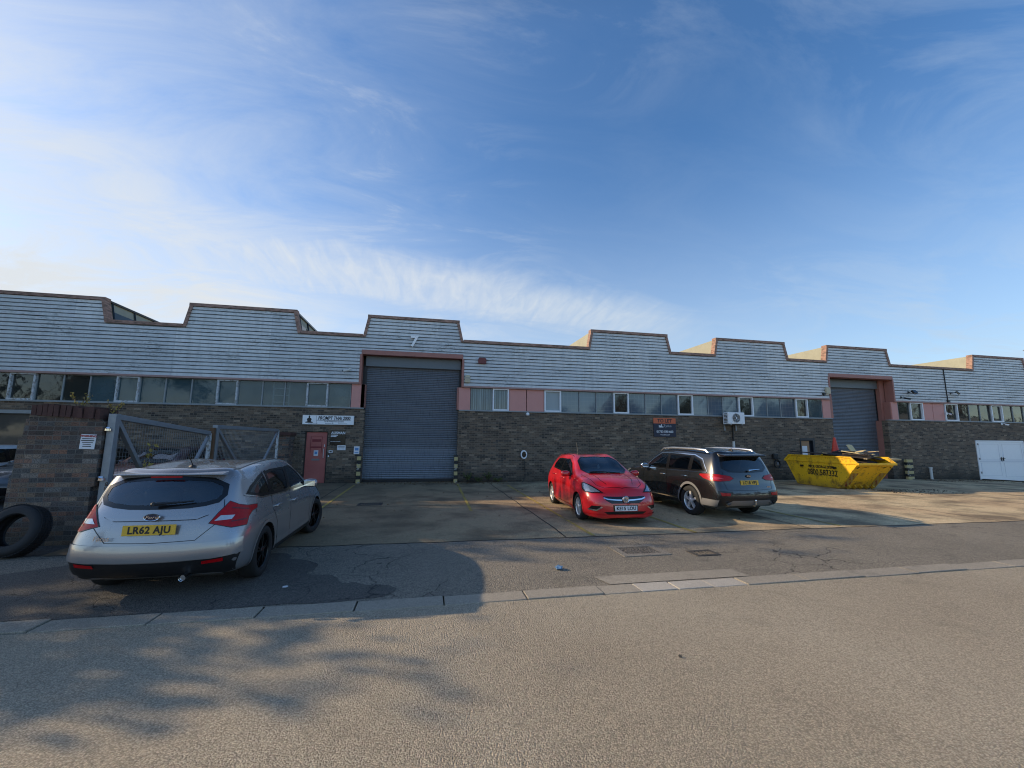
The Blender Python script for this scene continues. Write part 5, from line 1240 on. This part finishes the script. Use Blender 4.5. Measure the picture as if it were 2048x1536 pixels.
def place(o, x, y, rz, label, cat='car', group=None, sc_=.945):
    o.location = (x, y, gz(x)); o.rotation_euler = (math.atan(.0058) * math.sin(rz) * 0, 0, rz); o.scale = (sc_, sc_, sc_); tag(o, label, cat, group); return o
def dup(o, parent=None, swap=None, skip=()):
    c = o.copy(); COL.objects.link(c); c.parent = parent
    if swap and o.type == 'MESH':
        for i, ms in enumerate(o.material_slots):
            if ms.material == swap[0]: c.material_slots[i].link = 'OBJECT'; c.material_slots[i].material = swap[1]
    for ch in o.children:
        if not ch.name.startswith(skip): dup(ch, c, swap, skip)
    return c
ford = place(hatch('silver'), -2.82, -11.27, R(90), 'dusty silver hatchback seen from behind, parked by the mesh gates')
corsa = place(hatch('red'), 4.37, -5.88, R(-93), 'bright red small hatchback facing the road beside the black car')
kia = place(suv(), 7.32, -7.98, R(92), 'large black car with silver roof rails parked nose to the wall')
SK = ('badge', 'number_plate', 'model_lettering', 'rear_wiper')
for x, y, rz, p, lab in ((-7.7, -1.2, R(-92), M['maroon'], 'dark red car standing in the yard behind the mesh gates'), (-10.0, -1.6, R(-90), M['bluegrey'], 'dark grey car in the yard between the dark red car and the white car'), (-12.35, -1.9, R(-88), M['whitepaint'], 'white car in the yard at the far left, beyond the brick pillar')):
    place(dup(ford, None, (M['silver'], p), SK), x, y, rz, lab, 'car', 'cars parked in the yard')

# ------------------------------------------------------------------ yellow skip with rubbish
sk = empty('skip', (16.15, -3.9, gz(16.5) + .02), R(-3), label='yellow waste skip with black phone number, heaped with old boards', cat='skip')
W, HB, HE, HM, L0, OV = 1.68, .30, 1.03, 1.25, 2.25, .60
def skipside(xo, y):                                              # outline of the long side in (y, z)
    return [(HB, 0), (L0, 0), (L0 + OV, HE), (L0 + OV - .28, HM), (-OV + .28, HM), (-OV, HE)]
m = MB(); T_ = .04
for xo in (0, W):
    s_ = 1 if xo == 0 else -1
    m.prism(skipside(xo, 0), xo, xo + s_ * T_, 'x')
m.add([(T_, HB, 0), (W - T_, HB, 0), (W - T_, -OV, HE), (T_, -OV, HE), (T_, HB + .04, 0), (W - T_, HB + .04, 0), (W - T_, -OV + .04, HE), (T_, -OV + .04, HE)], [(0, 1, 2, 3), (4, 7, 6, 5), (3, 2, 6, 7)])
m.add([(T_, L0, 0), (W - T_, L0, 0), (W - T_, L0 + OV, HE), (T_, L0 + OV, HE), (T_, L0 - .04, 0), (W - T_, L0 - .04, 0), (W - T_, L0 + OV - .04, HE), (T_, L0 + OV - .04, HE)], [(3, 2, 1, 0), (5, 6, 7, 4), (7, 6, 2, 3)])
m.box((T_, HB + .05, -.01), (W - T_, L0 - .05, .04)); m.build('body', M['skip'], sk)
m = MB()
for xo in (-.035, W - .0):
    m.box((xo, -OV + .02, HE - .05), (xo + .035, L0 + OV - .02, HE + .01))
    m.prism([(-OV - .02, HE + .0), (-OV + .26, HM + .02), (L0 + OV - .26, HM + .02), (L0 + OV + .02, HE), (L0 + OV - .02, HE - .04), (L0 + OV - .29, HM - .03), (-OV + .29, HM - .03), (-OV + .02, HE - .04)], xo - .006, xo + .042, 'x')
m.box((-.03, -OV - .04, HE - .07), (W + .03, -OV + .03, HE + .012)); m.box((-.03, L0 + OV - .03, HE - .07), (W + .03, L0 + OV + .04, HE + .012)); m.build('rim', M['skip'], sk, bevel=.008)
m = MB()
for xo in (-.05, W + .05):
    s_ = -1 if xo < 0 else 1
    for yy in (.35, L0 - .35): m.tube([(xo - s_ * .06, yy, .80), (xo + s_ * .06, yy, .80)], .045, 10)
m.build('lifting_lug', M['darkmetal'], sk, smooth=True)
for q in (.35, .62, .9, 1.18, 1.45): MB().box((q - .03, HB - .17, .0), (q + .03, HB - .03, .11), Matrix.Rotation(R(-40), 3, 'X')).build('foot_bracket', M['skip'], sk)
an = math.atan2(OV, HE)
m = MB()
for x0, x1 in ((.06, .36), (W - .36, W - .06)):
    q = lambda x, k: (x, HB + (-OV - HB) * k - .006, HE * k - .004)
    m.quad(q(x0, .08), q(x1, .08), q(x1 if x0 < .5 else x1, .62), q(x0, .62))
m.build('hazard_marking', M['redwhite'], sk, fix=False)
text('0800 587332', .33, M['ink'], sk, (-.004, .98, .56), (R(90), 0, R(-90)), bold=.006, xs=.80)
text('MICK GEORGE SKIPS', .15, M['ink'], sk, (-.004, 1.02, .80), (R(90), 0, R(-90)), bold=.005, xs=.86)
# rubbish: each board its own thing
def loose(name, c, size, rot, mat, label, cat='board', group=None, rough=0):
    w_, l_, h_ = (q / 2 for q in size); m = MB()
    n = 6; pts = []
    for i in range(n + 1): pts.append((-w_ + 2 * w_ * i / n, -l_ + U(0, rough)))
    for i in range(n + 1): pts.append((w_ - 2 * w_ * i / n, l_ - U(0, rough)))
    m.prism(pts, -h_, h_, 'z')
    o = m.build(name, mat); o.location = c; o.rotation_euler = [R(q) for q in rot]; return tag(o, label, cat, group)
g0 = gz(16.5)
m = MB(); vs = []
for i in range(13):
    for j in range(19):
        x = .06 + (W - .12) * i / 12; y = -OV + .1 + (L0 + 2 * OV - .2) * j / 18
        vs.append((x, y, .86 + .40 * math.sin(math.pi * i / 12) ** .5 * math.sin(math.pi * j / 18) ** .5 + U(-.06, .08)))
fs = [(i * 19 + j, (i + 1) * 19 + j, (i + 1) * 19 + j + 1, i * 19 + j + 1) for i in range(12) for j in range(18)]
m.add(vs, fs); o = m.build('rubbish_heap', M['wooddark'], None, fix=False); o.location = sk.location; o.rotation_euler = sk.rotation_euler; tag(o, 'dark mixed rubbish filling the yellow skip', 'rubbish')
loose('board', (16.9, -3.6, g0 + 1.33), (1.15, 1.5, .03), (6, -4, 25), M['wooddark'], 'large dark board lying flat over the near end of the skip', rough=.12)
loose('board', (16.8, -2.2, g0 + 1.36), (1.0, 2.0, .03), (2, 3, -8), M['wooddark'], 'long dark board lying along the far half of the skip', rough=.08)
loose('board', (18.0, -4.0, g0 + 1.20), (.30, 1.55, .035), (-1, 10, -72), M['wooddark'], 'narrow dark plank sticking out over the right rim of the skip', rough=.05)
loose('plank', (18.5, -4.0, g0 + 1.19), (.19, .85, .05), (0, 14, -80), M['wood'], 'pale broken plank poking out beyond the right side of the skip', 'plank', rough=.06)
loose('card_sheet', (17.55, -3.2, g0 + 1.52), (.62, .55, .03), (62, 0, 24), M['card'], 'cream sheet propped up on the rubbish in the skip', 'sheet', rough=.05)
loose('plank', (16.9, -4.25, g0 + 1.22), (.10, 1.0, .03), (0, 5, -60), M['wood'], 'thin pale splintered plank under the large dark board', 'plank', rough=.03)
loose('plank', (17.4, -4.0, g0 + 1.28), (.09, .7, .03), (4, -6, -85), M['wood'], 'short pale plank in the middle of the skip front', 'plank', rough=.03)
for i in range(14):
    x_, y_ = U(16.45, 17.75), U(-4.2, -2.6)
    loose('broken_board', (x_, y_, g0 + 1.33 + U(-.02, .15)), (U(.08, .2), U(.5, 1.1), .025), (U(-12, 12), U(-14, 14), U(0, 180)), random.choice((M['wooddark'], M['wooddark'], M['boardbrown'], M['wood'], M['card'])), 'splintered board lying in the rubbish heap in the skip', 'board', 'splintered boards in the skip', rough=.06)
# traffic cone on the heap
cn = empty('traffic_cone', (17.72, -2.3, g0 + 1.27), label='orange red traffic cone standing on the rubbish in the skip', cat='traffic cone')
MB().lathe([(.17, .03), (.16, .05), (.045, .76), (.035, .78), (.0, .78)], 'z', 24).build('cone', M['coneorange'], cn, smooth=50)
MB().box((-.2, -.2, 0), (.2, .2, .035)).build('base', M['coneorange'], cn, bevel=.012)

# ------------------------------------------------------------------ gate pillar, mesh gates
pi_ = empty('brick_pillar', (-5.8, -9.2, gz(-5.8)), label='weathered broken brick gate pillar with red coping bricks at the left', cat='pillar')
m = MB(); lean = .045
prof = [(-.62, -.3), (.53, -.3), (.46, .3), (.51, .31), (.50, .9), (.545, .91), (.545, 1.5), (.56, 1.51), (.555, 1.96), (.50, 1.97), (.49, 2.03), (-.36, 2.06), (-.375, 1.99), (-.50, 1.985), (-.515, 1.7), (-.56, 1.69), (-.575, 1.1), (-.60, 1.09)]
m.prism(prof, 0, .42); m.build('wall', M['pillarbrick'], pi_)
m = MB(); x = -.44
while x < .50:
    w_ = U(.062, .074); h_ = U(.16, .2); z_ = 2.09 - .055 * (x + .5); m.box((x, -.03 + U(-.01, .02), z_ - .04), (x + w_, .40, z_ - .04 + h_), Matrix.Rotation(R(U(-3, 3)), 3, 'Y')); x += w_ + .012
m.build('coping_brick', M['redbrick'], pi_)
s = sign('warning_sign', -5.52, -5.31, 1.54, 1.78, -9.205, M['paper'], 'white warning notice fixed to the broken brick pillar', 'sign'); s.rotation_euler = (0, R(2), 0)
text('WARNING', .047, M['inkred'], s, (0, -.003, .09), bold=.0015)
MB().box((-.085, -.003, .045), (.085, -.001, .055)).box((-.09, -.003, .012), (.09, -.001, .026)).box((-.075, -.003, -.018), (.075, -.001, -.008)).box((-.06, -.003, -.048), (.05, -.001, -.038)).box((-.06, -.003, -.082), (.06, -.001, -.07)).build('small_print', M['ink'], s)

def gate(name, loc, rz, length, h, sag, label, tall_post=True):
    g = empty(name, loc, rz, label=label, cat='gate'); c = M['galv']; S_ = lambda x, z: (x, 0, z - sag * x)
    def bar(n, a, b, r, mat=c):
        a, b = Vector(S_(*a)), Vector(S_(*b)); d = (b - a).normalized(); up_ = Vector((0, 1, 0)); s_ = d.cross(up_).normalized() * r; y = up_ * r
        m = MB(); m.add([a + s_ + y, a - s_ + y, a - s_ - y, a + s_ - y, b + s_ + y, b - s_ + y, b - s_ - y, b + s_ - y], [(0, 1, 2, 3), (4, 7, 6, 5), (0, 4, 5, 1), (1, 5, 6, 2), (2, 6, 7, 3), (3, 7, 4, 0)]); return m.build(n, mat, g, bevel=.006)
    bar('stile', (0.05, .1), (0.05, h), .056); bar('stile', (length - .04, .14), (length - .04, h - .04), .035, M['flaky'])
    bar('top_rail', (.105, h - .045), (length - .076, h - .045), .046); bar('bottom_rail', (.105, .16), (length - .076, .16), .04)
    mid = length * .54
    bar('brace', (.11, h - .1), (mid, .22), .036); bar('brace', (length - .09, h - .12), (mid + .04, .22), .032)
    m = MB(); st = .075; r = .0014
    x = .11
    while x < length - .09: m.box((x - r, .03, .2 - sag * x), (x + r, .034, h - .08 - sag * x)); x += st
    z = .2
    while z < h - .08:
        m.add([(.1, .026, z - r - sag * .1), (length - .08, .026, z - r - sag * (length - .08)), (length - .08, .026, z + r - sag * (length - .08)), (.1, .026, z + r - sag * .1)], [(0, 1, 2, 3)]); z += st
    m.build('wire_mesh', M['galv'], g, fix=False); return g
ga = gate('mesh_gate', (-5.165, -9.14, gz(-5.3)), R(90), 3.3, 2.10, .075, 'leaning grey mesh gate hinged on the brick pillar behind the silver car')
for z_, in ((1.86,), (1.05,)):
    m = MB(); m.tube([(-.02, 0, z_), (-.02, .30, z_ + .01)], .016, 6); m.tube([(-.02, .02, z_ - .05), (-.02, .02, z_ - .015)], .05, 10); m.build('hinge_pin', M['chrome'], ga, smooth=True)
m = MB()
for k in range(12): m.lathe([(.018, 0), (.023, .006), (.018, .012), (.013, .006)], 'z' if k % 2 else 'x', 10, (-.03 + .006 * math.sin(k * 2), -.06, .95 - k * .035), closed=True)
m.build('chain', M['rust'], ga)
gate('mesh_gate', (-5.15, -5.68, gz(-5.3)), R(90), 4.55, 2.02, .0, 'far grey mesh gate leaf between the first leaf and the wall')
o = MB().box((-.05, -.05, -.1), (.05, .05, 1.95)).build('gate_post', M['rust'], bevel=.006); o.location = (-5.15, -5.78, gz(-5.3)); tag(o, 'thin rusty steel post between the two mesh gate leaves', 'post')
b2 = empty('brick_pillar', (-5.15, -.52, gz(-5)), label='short dark brick pier against the wall at the end of the far gate', cat='pillar')
MB().box((-.22, -.12, -.2), (.22, .5, 1.62)).box((-.22, -.13, 1.62), (.24, .5, 1.80)).build('wall', M['pillarbrick'], b2); MB().box((-.27, -.18, 1.802), (.28, .5, 1.92)).build('coping_brick', M['redbrick'], b2)

# ------------------------------------------------------------------ old tyre against the pillar
ty = empty('old_tyre', (-6.02, -9.58, gz(-6) + .335), label='big worn black tyre without a wheel leaning on the brick pillar', cat='tyre')
m = MB(); m.lathe([(.235, -.10), (.25, -.125), (.32, -.135), (.365, -.115), (.385, -.06), (.388, 0), (.385, .06), (.365, .115), (.32, .135), (.25, .125), (.235, .10), (.245, .08), (.33, .11), (.36, .08), (.36, -.08), (.33, -.11), (.245, -.08)], 'y', 56, closed=True)
t_ = m.build('carcass', M['oldrubber'], ty, smooth=50); 
m = MB()
for k in range(64):
    a = 2 * math.pi * k / 64; rot_ = Matrix.Rotation(-a, 3, 'Y')
    for yy in (-.075, -.025, .025, .075):
        p = [rot_ @ Vector(q) for q in ((.383, yy - .02, -.013), (.395, yy - .02, -.013), (.395, yy + .02, -.013), (.383, yy + .02, -.013), (.383, yy - .02, .013), (.395, yy - .02, .013), (.395, yy + .02, .013), (.383, yy + .02, .013))]
        m.add(p, [(0, 1, 2, 3), (4, 7, 6, 5), (0, 4, 5, 1), (1, 5, 6, 2), (2, 6, 7, 3), (3, 7, 4, 0)])
m.build('tread', M['oldrubber'], ty); ty.rotation_euler = (R(-17), 0, R(-4)); ty.scale = (.92, .92, .92); ty.location = (-5.72, -9.80, gz(-6) + .355)

# ------------------------------------------------------------------ weeds, leaves, litter
def weed(loc, h, n, lean, mat, label, leaf=.035, group=None):
    r = empty('weed', loc, label=label, cat='weed', group=group); st = MB(); lf = MB()
    for i in range(n):
        a = U(0, 6.28); q = Vector((math.cos(a) * lean * U(.3, 1), math.sin(a) * lean * U(.3, 1), h * U(.6, 1)))
        pts = [Vector((0, 0, -.03)), q * .5 + Vector((0, 0, h * .08)), q]; st.tube(pts, [.006, .004, .002], 4)
        for k in range(9):
            p = pts[1] + (q - pts[1]) * U(-.5, 1.0); leafcards(lf, p, 2, .015, leaf)
    st.build('stem', M['bark'], r); lf.build('foliage', mat, r, fix=False)
weed((-5.75, -9.0, 2.17), .34, 5, .16, M['weedyellow'], 'sprig of yellow leaves growing on top of the broken brick pillar', .02)
weed((-5.28, -9.0, 2.06), .32, 5, .22, M['weedyellow'], 'thin yellowing weed at the top corner of the gate post', .02)
weed((-5.15, -8.3, gz(-5)), 1.7, 6, .25, M['weedyellow'], 'yellow leaved weed growing up behind the leaning gate', .05)
weed((-6.75, -9.3, gz(-7)), .75, 22, .35, M['weed'], 'green plants at the left foot of the brick pillar', .05)
weed((-7.2, -8.9, gz(-7)), .9, 22, .4, M['weed'], 'tall green plants at the far left beside the white car', .05)
wl = ('low weeds in the joint at the foot of the brick wall',)
for i, (x, h) in enumerate(((1.75, .4), (2.2, .25), (2.6, .45), (3.0, .2))):
    weed((x, -.14, gz(x)), h, 12, .22, M['weed'], ['dry clump of weeds right beside the striped post', 'small weed second from the striped post', 'tallest weed at the wall foot below the car charger', 'smallest weed at the wall foot, nearest the car charger'][i], .03, 'weeds along the wall foot')
def litterleaves(name, x0, x1, y0, y1, n, label, mat=None):
    m = MB()
    for _ in range(n):
        x = U(x0, x1); y = y1 - (y1 - y0) * rnd() ** 2.0; a = U(0, 6.28); s_ = U(.02, .045); c, q = math.cos(a) * s_, math.sin(a) * s_
        z = gz(x, y) + .012; m.quad((x - c, y - q, z), (x + q * .5, y - c * .5, z + U(0, .03)), (x + c, y + q, z + U(0, .02)), (x - q * .5, y + c * .5, z + U(0, .03)))
    o = m.build(name, mat or M['leafbrown'], None, fix=False); tag(o, label, 'leaves', kind='stuff')
litterleaves('fallen_leaves', -2.4, 3.4, -.9, -.02, 500, 'brown fallen leaves along the foot of the large shutter')
litterleaves('fallen_leaves', 24.6, 34, -1.6, -.02, 700, 'brown fallen leaves along the wall by the white double doors')
litterleaves('fallen_leaves', -2.5, 9, -9, -.2, 130, 'scattered leaves on the forecourt')
litterleaves('rubble', 17.0, 20.2, -5.6, -4.2, 260, 'dark crumbs of rubble spilled in front of the skip', M['wooddark'])
def crumple(name, loc, r, mat, label, sq=.5):
    bm = bmesh.new(); bmesh.ops.create_icosphere(bm, subdivisions=2, radius=r)
    for v in bm.verts: v.co *= U(.6, 1.25); v.co.z *= sq
    me = bpy.data.meshes.new(name); bm.to_mesh(me); bm.free(); me.materials.append(mat); o = bpy.data.objects.new(name, me); COL.objects.link(o); o.location = loc; tag(o, label, 'litter')
crumple('crushed_can', (1.86, -11.62, gz(2) + .03), .055, M['litterblue'], 'crumpled blue litter on the pavement in front of the red car')
crumple('paper_scrap', (-1.55, -11.75, gz(-1) + .012), .032, M['paper'], 'scrap of white paper on the dark tarmac behind the silver car', .2)
crumple('paper_scrap', (-1.06, -14.99, gz(-1) + .008), .014, M['paper'], 'tiny white scrap on the road in the left foreground', .4)
crumple('pebble', (2.12, -14.0, gz(2) + .008), .016, M['iron'], 'small dark stone on the road right of centre', .7)

# ------------------------------------------------------------------ trees
def tree(name, loc, H, label, seed, leafmat, spread=.42, leaves=2600, lsize=.13, trunk=.16, levels=4, bare=.0, group=None, first=.28, keep=None):
    rs = random.getstate(); random.seed(seed); r = empty(name, loc, label=label, cat='tree', group=group)
    tr = MB(); tips = []
    def grow(p, d, L, rad, lev):
        pts = [p]; q = p; dd = d
        for i in range(3):
            dd = (dd + Vector((random.gauss(0, .12), random.gauss(0, .12), random.gauss(.03, .08)))).normalized(); q = q + dd * L / 3; pts.append(q)
        if keep and lev <= 1 and not keep(pts[-1] + r.location): return
        tr.tube(pts, [rad, rad * .85, rad * .72, rad * .6], 6 if lev > 1 else 4, cap=False)
        if lev <= 1: tips.extend(pts[1:])
        if lev == 0: return
        for i in range(3 if lev > 1 else 4):
            a = U(0, 6.28); sd = Vector((math.cos(a), math.sin(a), U(.1, .7))) * spread * 1.6; grow(pts[random.choice((1, 2, 3, 3))], (dd * .75 + sd).normalized(), L * U(.6, .8), rad * .55, lev - 1)
        grow(q, dd, L * .75, rad * .6, lev - 1)
    grow(Vector((0, 0, -.2)), Vector((0, 0, 1)), H * first, trunk, levels)
    tr.build('trunk', M['bark'], r, smooth=60)
    if leaves:
        lf = MB(); per = max(1, leaves // len(tips))
        for p in tips:
            if rnd() < bare or (keep and not keep(p + r.location)): continue
            leafcards(lf, p, per, H * .035, lsize)
        lf.build('crown', leafmat, r, fix=False)
    random.setstate(rs); return r
# crowns cut so shadows fall on chosen ground and leaves stay out of view
thin = lambda lo, hi, xm: (lambda p: lo < p.y - .74 * p.z < hi and p.x + 2.15 * p.z < xm and p.x < -.93 * (p.y + 17.28) - 1.2)
tree('broadleaf_tree', (-23.8, -3.4, 0), 17.5, 'tall thinly leaved tree beyond the left end of the building', 3, M['leafdark'], leaves=9500, lsize=.20, trunk=.26, keep=thin(-9.9, 0, 7), group='trees around the yard')
tree('broadleaf_tree', (-21.5, -5.2, 0), 13, 'spreading tree in the yard beyond the left edge', 11, M['leafdark'], leaves=5200, lsize=.17, trunk=.24, keep=thin(-12.2, 0, 5), group='trees around the yard')
tree('broadleaf_tree', (-12.2, -9.2, 0), 8.5, 'smaller leafy tree beside the road at the left', 5, M['leafdark'], leaves=1300, lsize=.11, trunk=.10, levels=4, keep=thin(-13.6, -12.2, -.2), group='trees around the yard')
tree('broadleaf_tree', (80, 20, -.5), 18, 'bare twigged tree rising behind the right end of the building', 8, M['leafbrown'], leaves=1500, lsize=.09, trunk=.2, group='trees around the yard')
for i, (x, y, h) in enumerate(((-52, -44, 12), (-43, -45, 14), (20, -46, 12), (30, -44, 14), (39, -46, 13), (48, -45, 15), (58, -46, 13), (67, -44, 14), (78, -47, 15), (92, -60, 17), (108, -60, 18), (124, -60, 18))):
    tree('broadleaf_tree', (x, y, gz(x)), h, 'autumn tree across the road, seen mirrored in the window glass', 20 + i, M['leafbrown'] if i % 2 else M['leafdark'], leaves=2600, lsize=.3, trunk=.2, levels=3, group='trees across the road')
ob = empty('opposite_building', (104, -48, -.5), label='pale low building across the road, mirrored in the right hand windows', cat='building')
MB().box((-22, -6, 0), (30, 0, 7.6)).build('wall', M['offwhite'], ob); MB().box((-22.2, -6.2, 7.6), (30.2, .2, 7.9)).build('roof', M['deck'], ob)

SC.view_settings.view_transform = 'Standard'; SC.view_settings.look = 'None'; SC.view_settings.exposure = 0; SC.view_settings.gamma = 1
SC.cycles.filter_width = 1.1; SC.cycles.use_denoising = True; SC.cycles.max_bounces = 8; SC.cycles.transparent_max_bounces = 16
